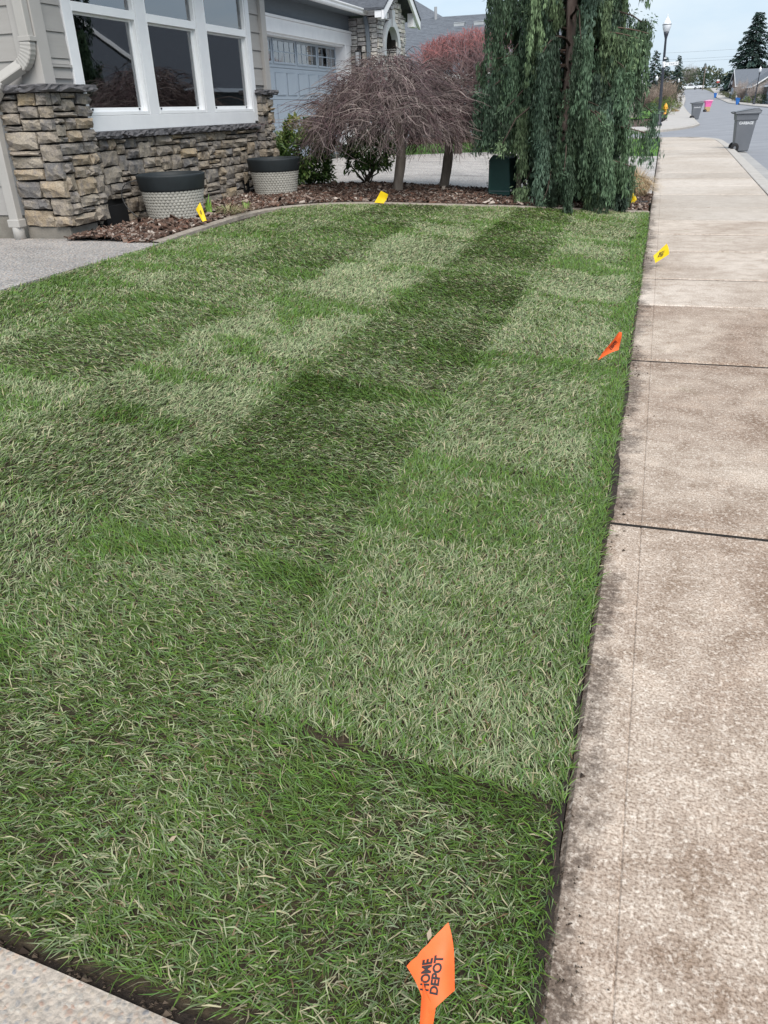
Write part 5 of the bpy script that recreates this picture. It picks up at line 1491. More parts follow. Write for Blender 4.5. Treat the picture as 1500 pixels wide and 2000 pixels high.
# ---- green utility pedestal
MAT['ped'] = M('dark_green_plastic', (0.018, 0.062, 0.055), (0.014, 0.048, 0.043), 5, 0.5, spec=0.4)
t = empty('utility_pedestal', (-2.0, 12.16, 0.17), rotz=R(-12), label='dark green utility pedestal next to the weeping conifer', cat='utility box')
g = Geo(); w = 0.155
pr = [(-w, 0.10), (w, 0.10), (w, 0.525), (w - 0.015, 0.56), (w - 0.06, 0.585), (-w + 0.06, 0.59), (-w + 0.012, 0.56), (-w, 0.53)]
g.prism(pr, -0.15, 0.15, axis='y')
child('cover', g, MAT['ped'], t, bevel=0.02)
child('base', Geo().box(-w + 0.01, w - 0.01, -0.14, 0.14, -0.05, 0.105), MAT['ped'], t, bevel=0.01)
child('strap', Geo().box(-w - 0.004, w + 0.004, -0.156, 0.156, 0.125, 0.137), M('grey_strap', (0.10, 0.14, 0.14)), t)
child('padlock', Geo().lathe([(0, 0), (0.014, 0.002), (0.014, 0.03), (0, 0.032)], 12), M('zinc_lock', (0.6, 0.6, 0.6), rough=0.3, metal=0.6), t, loc=(w + 0.02, -0.12, 0.12), smooth=True)
MAT['post'] = M('weathered_post', (0.30, 0.26, 0.20), (0.20, 0.17, 0.125), 12, 0.95, 0.5, 40, stretch=(1, 1, 0.2))
obj('marker_post', Geo().box(-0.035, 0.035, -0.035, 0.035, -0.05, 0.55), MAT['post'], loc=(-1.77, 12.18, 0.16), bevel=0.006, label='weathered tan marker post half hidden behind the conifer', cat='post')
# black valve box lid and a grey stone by the yellow flag at the sidewalk
g = Geo().box(-0.20, 0.20, -0.10, 0.10, -0.02, 0.025).box(-0.17, 0.17, -0.07, 0.07, 0.025, 0.031)
obj('valve_box_lid', g, MAT['iron'], loc=(-0.13, 13.05, 0.03), rot=(0, 0, 0.3), bevel=0.006, label='flat black irrigation box lid in the mulch near the sidewalk', cat='box lid')
def rock(name, loc, s, seed, label, tone):
    r = np.random.default_rng(seed); g = Geo()
    nu, nv = 12, 7
    V = []
    for j in range(nv):
        ph = -0.4 + (math.pi / 2 + 0.4) * j / (nv - 1)
        for i in range(nu):
            a = i * 2 * math.pi / nu; q = 1 + 0.18 * math.sin(3 * a + seed) + r.normal(0, 0.06)
            V.append((s[0] * math.cos(a) * math.cos(ph) * q, s[1] * math.sin(a) * math.cos(ph) * q, s[2] * math.sin(ph) * q))
    Q = [(j * nu + i, j * nu + (i + 1) % nu, (j + 1) * nu + (i + 1) % nu, (j + 1) * nu + i) for j in range(nv - 1) for i in range(nu)]
    g.add(V, Q)
    return obj(name, g, M('rock_%d' % seed, tone, bmp=0.8, rough=0.9), loc=loc, label=label, cat='rock')
rock('rock', (-0.26, 12.55, 0.03), (0.11, 0.07, 0.03), 3, 'flat pale grey stone in the mulch below the conifer', (0.42, 0.43, 0.45))

# ---- marking flags
def text_geo(s, size, bold=0.0):
    cu = bpy.data.curves.new('lettering', 'FONT'); cu.body = s; cu.size = size; cu.offset = bold
    cu.align_x = 'CENTER'; cu.align_y = 'CENTER'
    o = bpy.data.objects.new('lettering', cu); COL.objects.link(o)
    dg = bpy.context.evaluated_depsgraph_get()
    me = bpy.data.meshes.new_from_object(o.evaluated_get(dg))
    me.calc_loop_triangles()
    V = np.array([v.co[:] for v in me.vertices]); T = np.array([t.vertices[:] for t in me.loop_triangles])
    bpy.data.objects.remove(o); bpy.data.curves.remove(cu); bpy.data.meshes.remove(me)
    return V, T
MAT['ink'] = M('black_ink', (0.02, 0.018, 0.02), rough=0.6)
def mat_flag(name, c, c2):
    m, n, l, p = new_mat(name)
    tc = n.new('ShaderNodeTexCoord'); t = noise_node(n, l, 30, 3, 0.5, tc.outputs['Object'])
    col = ramp(n, l, t.outputs['Fac'], [(0.3, c2), (0.7, c)]).outputs['Color']
    l.new(col, p.inputs['Base Color']); p.inputs['Roughness'].default_value = 0.45
    tr = n.new('ShaderNodeBsdfTranslucent'); l.new(col, tr.inputs['Color'])
    mx = n.new('ShaderNodeMixShader'); mx.inputs[0].default_value = 0.3
    l.new(p.outputs[0], mx.inputs[1]); l.new(tr.outputs[0], mx.inputs[2]); l.new(mx.outputs[0], n['Material Output'].inputs['Surface'])
    return m
MAT['orange'] = mat_flag('orange_vinyl', (1.0, 0.20, 0.045), (0.95, 0.17, 0.035))
MAT['yellow'] = mat_flag('yellow_vinyl', (0.95, 0.72, 0.01), (0.90, 0.66, 0.01))
def quad_pt(q, u, v):
    q = np.asarray(q, float); u = np.asarray(u, float)[..., None]; v = np.asarray(v, float)[..., None]
    return q[0] * (1 - u) * (1 - v) + q[1] * u * (1 - v) + q[2] * u * v + q[3] * (1 - u) * v
def flag(base, quad, mat, label, seed, wave=0.05, text=True, wire_to=3, jag=0.0, tu=0.5, tv=0.5, ts=1.0, strip=None):
    r = np.random.default_rng(seed)
    q = np.array(quad, float)
    t = empty('marking_flag', base, label=label, cat='flag', group='marking flags')
    nrm = np.cross(q[1] - q[0], q[3] - q[0]); nrm /= np.linalg.norm(nrm)
    size = (np.linalg.norm(q[1] - q[0]) + np.linalg.norm(q[3] - q[0])) / 2
    def surf(u, v, off=0.0):
        w = wave * size * (np.sin(np.asarray(u) * 4.2 + seed) * 0.6 + np.sin(np.asarray(v) * 5.1 + 1.7 * seed) * 0.5)
        return quad_pt(q, u, v) + (w + off)[..., None] * nrm
    n = 13
    U, V = np.meshgrid(np.linspace(0, 1, n), np.linspace(0, 1, n))
    jv = np.zeros_like(U); 
    if jag: jv[-1] = r.normal(0, jag, n); jv[-1, 0] = jv[-1, -1] = 0
    bulge = 0.05 * np.sin(math.pi * V) * (U == 1)
    Pf = surf(U + bulge, V + jv, np.zeros_like(U)); Pb = Pf - nrm * 0.0008
    g = Geo().grid(Pf).grid(Pb[:, ::-1])
    ring = lambda A: np.r_[A[0], A[1:, -1], A[-1, ::-1][1:], A[::-1, 0][1:]]
    g.grid(np.stack([ring(Pb), ring(Pf)], 0))
    fl = obj('flag_sheet', g, mat, t, smooth=True)
    if strip is not None:
        s = np.array(strip, float); U, V = np.meshgrid(np.linspace(0, 1, 9), np.linspace(0, 1, 9))
        Ps = quad_pt(s, U, V) + (0.006 * np.sin(U * math.pi))[..., None] * np.array((0, -1, 0.3))
        obj('flag_fold', Geo().grid(Ps).grid((Ps - (0, -0.0008, 0.0003))[:, ::-1]), mat, t, smooth=True)
    if text:
        for word, dl, sc in (('HOME', 0.085, 1.0), ('DEPOT', -0.085, 1.0)):
            V2, T2 = text_geo(word, 0.20 * ts * sc, 0.008 * ts)
            X2, Y2 = V2[:, 0], V2[:, 1] + dl * ts
            uu = tu + X2 * 0.62 - Y2 * 1.58; vv = tv + X2 * 0.83 + Y2 * 1.0
            sgn = 1 if (np.array((0, 0, 1.4)) - q.mean(0)) @ nrm > 0 else -1
            off = 0.0012 if sgn > 0 else -0.0022
            obj('lettering', Geo().add(surf(uu, vv, np.full(len(uu), off)), None, T2), MAT['ink'], fl)
    tip = q[wire_to]
    m_ = (np.array(base) + tip) / 2 + r.normal(0, 0.004, 3)
    obj('wire', Geo().tube(bez(np.array(base) - (0, 0, 0.05), m_, tip, 8), 0.0014, 5), M('steel_wire', (0.25, 0.22, 0.2), rough=0.4, metal=0.5), t, smooth=True)
    return t
flag((-0.178, 0.640, 0.02), [(-0.1726, 0.6616, 0.1984), (-0.1389, 0.6806, 0.2346), (-0.1651, 0.748, 0.2866), (-0.2146, 0.692, 0.2467)], MAT['orange'], 'large orange flag with black lettering closest to the camera', 1, 0.11, jag=0.012, tu=0.40, tv=0.50, ts=0.86, wire_to=0,
     strip=[(-0.1890, 0.6830, 0.2330), (-0.1640, 0.6640, 0.2060), (-0.1661, 0.6366, 0.1546), (-0.182, 0.6298, 0.1553)])
flag((-0.035, 4.39, 0.0), [(-0.148, 4.28, 0.152), (-0.043, 4.32, 0.200), (-0.040, 4.33, 0.296), (-0.062, 4.30, 0.302)], MAT['orange'], 'small orange flag leaning at the lawn edge halfway along the sidewalk', 2, 0.10, tu=0.62, tv=0.38, ts=0.62, wire_to=2)
flag((0.050, 7.86, 0.0), [(0.162, 7.93, 0.043), (0.275, 7.96, 0.119), (0.241, 7.97, 0.212), (0.136, 7.95, 0.105)], MAT['yellow'], 'yellow flag leaning over the sidewalk', 3, 0.05, tu=0.5, tv=0.5, ts=0.7, wire_to=3)
flag((-0.20, 12.78, 0.03), [(-0.183, 12.70, 0.028), (-0.112, 12.74, 0.112), (-0.173, 12.76, 0.204), (-0.231, 12.72, 0.132)], MAT['yellow'], 'yellow flag in the mulch in front of the weeping conifer', 4, 0.12, text=False, wire_to=0)
flag((-3.30, 10.33, 0.29), [(-3.371, 10.30, 0.324), (-3.245, 10.31, 0.311), (-3.185, 10.33, 0.42), (-3.288, 10.34, 0.464)], MAT['yellow'], 'yellow flag on the bed edging in front of the maple trunk', 5, 0.07, text=False, wire_to=0)
flag((-4.40, 7.69, 0.352), [(-4.412, 7.659, 0.412), (-4.38, 7.688, 0.421), (-4.441, 7.707, 0.598), (-4.491, 7.688, 0.528)], MAT['yellow'], 'narrow drooping yellow flag against the near planter', 6, 0.06, tu=0.5, tv=0.55, ts=0.42, wire_to=0)

# ================================================================ STREET
MAT['cart'] = M('grey_cart_plastic', (0.145, 0.155, 0.175), (0.12, 0.13, 0.15), 3, 0.55, spec=0.35)
MAT['cart_lid'] = M('grey_lid_plastic', (0.17, 0.18, 0.20), (0.14, 0.15, 0.17), 3, 0.5, spec=0.4)
MAT['rubber'] = M('black_rubber', (0.018, 0.018, 0.02), rough=0.7)
MAT['letter_white'] = M('white_lettering', (0.80, 0.82, 0.85), rough=0.5)
def frustum(g, b, t, z0, z1, M_=None):
    """b, t = (x0,x1,y0,y1) of bottom and top"""
    V = [(b[0], b[2], z0), (b[1], b[2], z0), (b[1], b[3], z0), (b[0], b[3], z0), (t[0], t[2], z1), (t[1], t[2], z1), (t[1], t[3], z1), (t[0], t[3], z1)]
    return g.add(V, [(3, 2, 1, 0), (4, 5, 6, 7), (0, 1, 5, 4), (1, 2, 6, 5), (2, 3, 7, 6), (3, 0, 4, 7)])
def cart(loc, rotz, label, scale=1.0, body=None, lid=None, word=None, lower=None):
    """two-wheeled roll cart; wheels and hinge at local -X, text on local -Y side"""
    t = empty('garbage_cart', loc, rotz, label=label, cat='garbage can')
    t.scale = (scale,) * 3
    body, lid = body or MAT['cart'], lid or MAT['cart_lid']
    g = Geo(); frustum(g, (-0.25, 0.21, -0.235, 0.235), (-0.32, 0.335, -0.30, 0.30), 0.03, 1.0)
    child('body', g, body, t, bevel=0.03)
    if lower is not None:
        g = Geo(); frustum(g, (-0.253, 0.213, -0.238, 0.238), (-0.29, 0.275, -0.273, 0.273), 0.028, 0.5)
        child('lower_body', g, lower, t, bevel=0.03)
    g = Geo(); frustum(g, (-0.325, 0.34, -0.305, 0.305), (-0.345, 0.365, -0.325, 0.325), 0.84, 1.0); child('collar', g, body, t, bevel=0.012)
    g = Geo(); frustum(g, (-0.39, 0.40, -0.36, 0.36), (-0.39, 0.40, -0.36, 0.36), 1.0, 1.035); child('rim', g, body, t, bevel=0.012)
    g = Geo(); g.prism([(-0.37, 1.04), (0.41, 1.04), (0.415, 1.075), (0.30, 1.135), (0.10, 1.125), (-0.30, 1.075), (-0.40, 1.06)], -0.345, 0.345, axis='y')
    child('lid', g, lid, t, bevel=0.015)
    child('handle', Geo().tube([(-0.40, -0.24, 1.02), (-0.455, -0.22, 1.045), (-0.46, 0, 1.05), (-0.455, 0.22, 1.045), (-0.40, 0.24, 1.02)], 0.017, 8), body, t, smooth=True)
    for s in (-1, 1):
        w = child('wheel', Geo().lathe([(0.03, -0.03), (0.115, -0.032), (0.13, -0.02), (0.13, 0.02), (0.115, 0.032), (0.03, 0.03)], 20), MAT['rubber'], t, loc=(-0.24, s * 0.27, 0.13), rot=(R(90), 0, 0), smooth=True)
        child('hub', Geo().lathe([(0, -0.035), (0.04, -0.035), (0.04, 0.035), (0, 0.035)], 12), MAT['cart_lid'], w)
    child('axle', Geo().tube([(-0.24, -0.26, 0.13), (-0.24, 0.26, 0.13)], 0.012, 6), MAT['iron'], t)
    if word:
        V2, T2 = text_geo(word, 0.10, 0.0015)
        z = 0.765 + V2[:, 1]; y = -(0.235 + (0.30 - 0.235) * (z - 0.03) / 0.97) - 0.004
        child('lettering', Geo().add(np.c_[V2[:, 0] + 0.005, y, z], None, T2), MAT['letter_white'], t)
    return t
c1 = cart((2.66, 28.5, -0.113), R(3), 'near grey cart lettered GARBAGE standing at the curb', 1.08, word='GARBAGE')
c1.scale = (0.90, 0.92, 1.06)
cart((3.02, 71.0, -0.02), R(4), 'far grey cart standing at the curb of the far corner', 1.08, word='GARBAGE')
pink, tan = M('pink_plastic', (0.80, 0.16, 0.42), rough=0.5), M('tan_plastic', (0.50, 0.36, 0.20), rough=0.6)
cart((5.35, 100, 0.10), R(10), 'bright pink cart with tan lower half out in the street', 1.0, body=pink, lid=M('pale_pink_lid', (0.85, 0.45, 0.62)), lower=tan)
blue = M('blue_plastic', (0.03, 0.16, 0.50), (0.025, 0.13, 0.42), rough=0.5)
cart((13.05, 158, 0.28), R(185), 'blue cart at the right hand curb below the lamp', 0.92, body=blue, lid=blue)
cart((13.45, 226, 1.42), R(185), 'farthest small blue cart up the hill at the right curb', 0.95, body=blue, lid=blue)

# ---- street lamps
MAT['lamp_post'] = M('dark_painted_steel', (0.035, 0.04, 0.055), (0.028, 0.032, 0.045), 4, 0.45, spec=0.5)
MAT['globe'] = M('milky_acrylic', (0.80, 0.82, 0.86), rough=0.25, spec=0.5)
def street_lamp(loc, h, label, lean=0.0, big=1.0):
    t = empty('street_lamp', loc, label=label, cat='street lamp', group='acorn street lamps')
    t.rotation_euler = (0, R(lean), 0)
    s = big; hb = h - 0.95 * s
    child('base', Geo().lathe([(0, 0), (0.21 * s, 0), (0.21 * s, 0.12), (0.15 * s, 0.2), (0.14 * s, 0.7), (0.10 * s, 0.8), (0.085 * s, 0.9)], 16), MAT['lamp_post'], t, smooth=True)
    child('post', Geo().lathe([(0.088 * s, 0.85), (0.075 * s, hb * 0.6), (0.058 * s, hb - 0.35), (0.065 * s, hb - 0.33), (0.065 * s, hb - 0.28), (0.11 * s, hb - 0.12), (0.15 * s, hb + 0.02), (0.0, hb + 0.03)], 14), MAT['lamp_post'], t, smooth=True)
    gl = child('globe', Geo().lathe([(0.12 * s, hb + 0.02), (0.16 * s, hb + 0.05), (0.23 * s, hb + 0.28 * s), (0.235 * s, hb + 0.36 * s), (0.20 * s, hb + 0.47 * s), (0.11 * s, hb + 0.62 * s), (0.05 * s, hb + 0.70 * s), (0.0, hb + 0.71 * s)], 20), MAT['globe'], t, smooth=True)
    child('band', Geo().lathe([(0.236 * s, hb + 0.355 * s), (0.25 * s, hb + 0.36 * s), (0.25 * s, hb + 0.385 * s), (0.232 * s, hb + 0.39 * s)], 20), M('band_metal', (0.10, 0.10, 0.11), rough=0.4), gl, smooth=True)
    child('finial', Geo().lathe([(0.05 * s, hb + 0.69 * s), (0.055 * s, hb + 0.72 * s), (0.02 * s, hb + 0.76 * s), (0.035 * s, hb + 0.81 * s), (0.012 * s, hb + 0.86 * s), (0.0, hb + 0.95 * s)], 12), MAT['globe'], t, smooth=True)
    return t
L0 = street_lamp((0.27, 53, 0.03), 5.65, 'nearest street lamp with white street name sign on its post', -1.9)
sg = Geo().box(0.02, 0.80, -0.012, 0.012, 3.06, 3.24)
sign = child('street_sign', sg, M('white_sign', (0.78, 0.80, 0.82), rough=0.4), L0, label='white street name blade')
for k, x in enumerate((0.10, 0.30, 0.40, 0.50, 0.68)):
    child('sign_mark', Geo().box(x, x + (0.05 if k in (0, 4) else 0.07), -0.016, -0.0125, 3.115, 3.185), M('grey_print_%d' % k, (0.42, 0.45, 0.47)), sign)
child('street_sign', Geo().box(-0.012, 0.012, -0.75, -0.02, 3.04, 3.20), M('white_sign_b', (0.75, 0.77, 0.8), rough=0.4), L0, label='second street name blade seen edge on')
child('sign_bracket', Geo().lathe([(0.075, 3.0), (0.095, 3.01), (0.095, 3.28), (0.075, 3.29)], 14), MAT['white'], L0)
child('small_plate', Geo().box(0.0, 0.13, -0.10, -0.09, 3.42, 3.48), MAT['white'], L0)
street_lamp((-0.30, 147, 0.33), 4.7, 'street lamp behind the nearest lamp, left of the brown thicket')
street_lamp((4.15, 200, 0.95), 4.6, 'lamp rising above the columnar shrub on the left')
street_lamp((14.55, 147, 0.36), 5.25, 'lamp on the right side of the street above the blue cart', 1.2)
street_lamp((15.9, 214, 1.2), 3.7, 'small lamp by the white pickup on the right')

# ---- fire hydrant
MAT['hyd'] = M('yellow_enamel', (0.72, 0.36, 0.03), (0.62, 0.30, 0.03), 6, 0.45, spec=0.4)
t = empty('fire_hydrant', (0.86, 81, 0.22), label='yellow fire hydrant in front of the round shrubs on the far corner', cat='hydrant')
t.scale = (1.15, 1.15, 1.15)
child('barrel', Geo().lathe([(0, 0), (0.16, 0), (0.16, 0.04), (0.10, 0.05), (0.10, 0.5), (0.15, 0.51), (0.15, 0.55), (0.0, 0.56)], 16), MAT['hyd'], t, smooth=True)
child('bonnet', Geo().lathe([(0.15, 0.55), (0.14, 0.60), (0.10, 0.69), (0.04, 0.74), (0.035, 0.80), (0, 0.81)], 16), MAT['hyd'], t, smooth=True)
child('pumper_nozzle', Geo().lathe([(0.085, 0.08), (0.085, 0.17), (0.0, 0.175)], 12), MAT['hyd'], t, loc=(0, 0, 0.42), rot=(R(90), 0, 0), smooth=True)
for s in (-1, 1): child('hose_nozzle', Geo().lathe([(0.055, 0.08), (0.055, 0.18), (0.0, 0.185)], 12), MAT['hyd'], t, loc=(0, 0, 0.44), rot=(0, R(90) * s, 0), smooth=True)

# ---- clipped and loose shrubs far away
def round_shrub(loc, rad, tones, seed, label, n=1400, name='round_shrub', leaf=0.10):
    b = np.array(loc, float)
    return leafy_shrub(name, loc, b + (0, 0, rad[2] * 0.85), rad, n, tones, seed, label, 5, leaf, 0.0)
DG = [(0.045, 0.085, 0.03), (0.06, 0.11, 0.035), (0.035, 0.065, 0.028)]
LG = [(0.16, 0.21, 0.05), (0.12, 0.18, 0.045), (0.20, 0.23, 0.06)]
round_shrub((1.12, 86, 0.15), (0.85, 0.85, 0.78), LG, 51, 'light green clipped round shrub right behind the hydrant')
round_shrub((0.10, 88, 0.15), (0.75, 0.75, 0.75), LG, 52, 'light green round shrub left of the nearest lamp post')
round_shrub((1.35, 97, 0.16), (0.9, 0.9, 0.95), DG, 53, 'dark green round shrub behind the light green one')
round_shrub((0.45, 99, 0.16), (0.9, 0.9, 0.9), DG, 54, 'dark green round shrub behind the lamp post')
round_shrub((0.42, 63.5, 0.08), (0.46, 0.5, 0.34), [(0.10, 0.10, 0.10), (0.13, 0.12, 0.13), (0.08, 0.09, 0.07)], 55, 'low grey purple shrub at the edge of the far sidewalk', 900)
round_shrub((-0.28, 52.0, 0.03), (0.62, 0.5, 0.72), [(0.05, 0.10, 0.045), (0.07, 0.13, 0.05)], 56, 'loose green bush at the foot of the nearest lamp', 1300)
round_shrub((2.15, 108, 0.2), (0.80, 0.9, 0.62), [(0.24, 0.26, 0.10), (0.12, 0.15, 0.05), (0.40, 0.36, 0.18)], 57, 'yellowish flowering bush by the far sidewalk', 1200)
round_shrub((2.05, 101, 0.18), (0.5, 0.5, 0.12), [(0.45, 0.32, 0.16), (0.38, 0.28, 0.15)], 58, 'low tan ground plant in front of the yellowish bush', 500)
bedf = Geo().grid(np.array([[(-3.5, 50.6, 0.045), (-3.5, 66, 0.13)], [(-0.6, 51.2, 0.05), (-1.0, 68, 0.13)], [(-0.05, 56.2, 0.055), (0.2, 70, 0.12)], [(0.45, 62, 0.065), (0.75, 72, 0.12)]]))
obj('corner_bed', bedf, MAT['mulch_base'], kind='structure', label='brown mulch bed on the far street corner')
gl2 = Geo().grid(np.array([[(-6, 72, 0.13), (-6, 112, 0.27)], [(0.2, 72.5, 0.13), (0.6, 112, 0.27)], [(0.98, 73, 0.13), (1.5, 104, 0.26)]]))
obj('corner_lawn', gl2, MAT['far_lawn'], kind='structure', label='green lawn patch round the hydrant')
for i, (x, y, rx, rz, tn) in enumerate(((15.9, 150, 0.9, 0.8, DG), (16.9, 152, 0.9, 0.7, DG), (16.2, 158, 1.0, 1.0, DG), (17.0, 165, 1.0, 0.9, DG), (15.6, 170, 0.7, 0.55, LG))):
    round_shrub((x, y, float(zr(y)) - 0.03), (rx, rx, rz), tn, 60 + i, ('dark clipped shrub at the foot of the right hand lamp', 'dark clipped shrub at the right edge of the photo', 'taller dark shrub behind the right hand lamp', 'dark shrub in front of the nearest grey roofed house', 'lime green mound left of the right hand lamp')[i], 700, leaf=0.16)
for i, (x, y, rx, rz) in enumerate(((15.2, 190, 0.9, 0.8), (16.2, 200, 1.2, 0.9), (16.2, 226, 1.0, 0.5), (15.9, 240, 1.0, 0.5))):
    round_shrub((x, y, float(zr(y)) - 0.03), (rx, rx, rz), [(0.11, 0.13, 0.06), (0.16, 0.16, 0.09), (0.08, 0.10, 0.05)], 70 + i, ('olive bush behind the nearer blue cart', 'olive bush below the small right hand lamp', 'olive bush beside the farther blue cart', 'low olive bush just left of the white pickup')[i], 600, leaf=0.2)

# ---- bare thickets
def bare_tree(name, loc, h, w, n, tone, seed, label, z_split=0.25, thick=0.03, cat='tree'):
    r = np.random.default_rng(seed); b = np.array(loc, float)
    t = empty(name, loc, label=label, cat=cat)
    obj('trunk', Geo().tube([b - (0, 0, 0.1), b + (0, 0, h * z_split)], (0.022 * h, 0.016 * h), 7), MAT['bark'], t, smooth=True)
    g = Geo()
    for k in range(n):
        a = r.uniform(0, 6.28); q = math.sqrt(r.random())
        e = b + (math.cos(a) * q * w, math.sin(a) * q * w, h * (z_split + (1 - z_split) * r.uniform(0.35, 1.0) * math.sqrt(max(0.05, 1 - 0.7 * q * q))))
        s = b + (r.normal(0, 0.02 * w), r.normal(0, 0.02 * w), h * z_split * r.uniform(0.4, 1.1))
        P = wiggle(bez(s, s * 0.5 + e * 0.5 + (math.cos(a) * 0.1 * w, math.sin(a) * 0.1 * w, -0.05 * h), e, 6), 0.015 * h, r)
        wd = thick * r.uniform(0.5, 1.2)
        g.tube(P, np.linspace(wd, wd * 0.3, 6), 3, False, C=np.array(tone) * r.uniform(0.7, 1.3))
        for _ in range(3):
            i0 = int(r.integers(2, 6)); d = r.normal(0, 0.10 * h, 3); d[2] = abs(d[2])
            g.tube(np.array([P[i0], P[i0] + d]), (wd * 0.5, wd * 0.2), 3, False, C=np.array(tone) * r.uniform(0.8, 1.3))
    obj('twigs', g, MAT['twig'], t, colour=True, kind='stuff')
    return t
bare_tree('bare_thicket', (1.1, 124, 0.25), 3.8, 1.9, 420, (0.26, 0.205, 0.165), 81, 'brown bare thicket to the right of the nearest lamp post', 0.05, 0.035, 'shrub')
bare_tree('bare_thicket', (-0.9, 120, 0.25), 3.0, 1.6, 260, (0.24, 0.19, 0.16), 82, 'brown bare thicket to the left of the nearest lamp post', 0.05, 0.035, 'shrub')
leafy_shrub('columnar_shrub', (2.75, 119, 0.25), (2.75, 119, 1.75), (0.55, 0.55, 1.6), 1500, [(0.10, 0.085, 0.05), (0.06, 0.07, 0.04), (0.15, 0.12, 0.07)], 83, 'narrow brown green columnar shrub at the left street edge', 6, 0.14, 0.0)
for i, (x, y, h, w) in enumerate(((15.6, 182, 3.6, 1.5), (16.6, 196, 4.2, 1.6), (15.9, 163, 3.4, 1.4), (16.9, 154, 3.8, 1.6), (18.6, 222, 3.6, 1.6))):
    bare_tree('bare_tree', (x, y, float(zr(y)) - 0.03), h, w, 160, (0.30, 0.255, 0.235), 90 + i, ('bare grey young tree left of the right hand lamp', 'tall bare tree in front of the brick gable', 'bare young tree just right of the blue cart', 'bare young tree at the right edge of the photo', 'bare tree behind the small right hand lamp')[i], 0.25, 0.03)

# ---- conifers and other trees
def conifer(loc, h, w, seed, label, n=60, tone=(0.028, 0.055, 0.042), per=46, name='conifer', droop=0.28):
    r = np.random.default_rng(seed); b = np.array(loc, float)
    t = empty(name, loc, label=label, cat='tree')
    obj('trunk', Geo().tube([b - (0, 0, 0.3), b + (0, 0, h * 0.5), b + (0, 0, h * 0.99)], (0.02 * h, 0.012 * h, 0.002 * h), 8), MAT['bark'], t, smooth=True)
    g = Geo(); Ps, Ds, Ls, Cs = [], [], [], []
    for k in range(n):
        f = 0.06 + 0.93 * (k / n) ** 0.9
        a = k * 2.39996 + r.normal(0, 0.3)
        L = w * (1 - f) ** 0.75 * r.uniform(0.62, 1.12) + 0.02 * h
        st = b + (0, 0, h * f)
        e = st + (math.cos(a) * L, math.sin(a) * L, -droop * L + r.normal(0, 0.05 * L))
        P = bez(st, (st + e) / 2 + (0, 0, 0.10 * L), e, 8)
        g.tube(P, np.linspace(0.006 * h, 0.001 * h, 8), 4, False, C=(0.06, 0.05, 0.045))
        m = int(per * (0.35 + 0.65 * (1 - f)))
        i = r.uniform(1.2, 7, m)
        p = np.stack([np.interp(i, range(8), P[:, c]) for c in range(3)], -1) + r.normal(0, 0.012 * h, (m, 3)) * (1, 1, 0.5)
        sd = r.choice([-1, 1], m) * r.uniform(0.5, 1.2, m)
        d = np.c_[np.cos(a + sd), np.sin(a + sd), r.uniform(-0.75, 0.05, m)]
        Ps.append(p); Ds.append(d); Ls.append(r.uniform(0.035, 0.085, m) * h * (0.55 + 0.6 * (1 - f))); Cs.append(np.tile(np.array(tone) * r.uniform(0.7, 1.35), (m, 1)) * r.uniform(0.75, 1.3, (m, 1)))
    P, D, L, C = np.concatenate(Ps), np.concatenate(Ds), np.concatenate(Ls), np.concatenate(Cs)
    gf = Geo(); leaf_quads(gf, P, D, L, L * 0.24, C, r)
    obj('branches', g, MAT['twig'], t, colour=True, kind='stuff')
    obj('foliage', gf, MAT['needle'], t, colour=True, kind='stuff')
conifer((23.6, 262, 2.6), 18.9, 7.6, 101, 'tall dark fir towering over the houses on the right', 120, per=70, tone=(0.026, 0.050, 0.042))
conifer((30.5, 270, 2.8), 12.0, 4.5, 102, 'shorter fir behind the tall fir at the right edge', 50)
conifer((5.3, 282, 3.0), 10.2, 2.9, 103, 'dark pointed fir in the middle distance right of the street sign', 60, per=60)
conifer((1.4, 262, 2.6), 9.6, 2.9, 104, 'dark pointed fir directly behind the street sign', 60, per=60)
conifer((-1.2, 232, 1.5), 11.0, 3.2, 105, 'tall fir left of the nearest lamp, half hidden by the weeping conifer', 60, per=60)
conifer((15.9, 352, 4.6), 8.6, 2.3, 106, 'slim grey green fir beside the utility pole', 50, tone=(0.045, 0.07, 0.06))
conifer((18.8, 300, 3.7), 6.2, 2.2, 107, 'small dark fir left of the tall fir', 44)
def leafy_tree(loc, h, w, seed, label, tones, n=2200, leaf=0.32):
    b = np.array(loc, float)
    return leafy_shrub('tree', loc, b + (0, 0, h * 0.55), (w, w, h * 0.5), n, tones, seed, label, 9, leaf, 0.15, cat='tree')
OL = [(0.10, 0.125, 0.06), (0.13, 0.14, 0.08), (0.07, 0.095, 0.05)]
leafy_tree((9.4, 345, 4.7), 7.4, 3.0, 111, 'olive green tree above the white truck at the top of the street', OL)
leafy_tree((13.4, 350, 4.8), 6.0, 2.6, 112, 'dark olive tree left of the utility pole', [(0.05, 0.085, 0.045), (0.07, 0.10, 0.055)])
leafy_tree((16.6, 338, 4.4), 4.8, 1.9, 113, 'rounded weeping green tree at the top of the street', [(0.05, 0.095, 0.045), (0.07, 0.115, 0.055), (0.04, 0.07, 0.035)])
leafy_tree((19.5, 345, 4.6), 4.2, 2.4, 114, 'dark hedge tree at the end of the right sidewalk', [(0.045, 0.07, 0.04), (0.06, 0.085, 0.05)])
bare_tree('bare_tree', (11.2, 362, 5.0), 8.4, 3.6, 240, (0.27, 0.25, 0.235), 115, 'pale bare tree showing above the olive trees', 0.3, 0.06)
bare_tree('bare_tree', (34, 262, 2.8), 15.0, 5.0, 260, (0.26, 0.23, 0.23), 116, 'tall bare tree right of the tall fir', 0.4, 0.06)
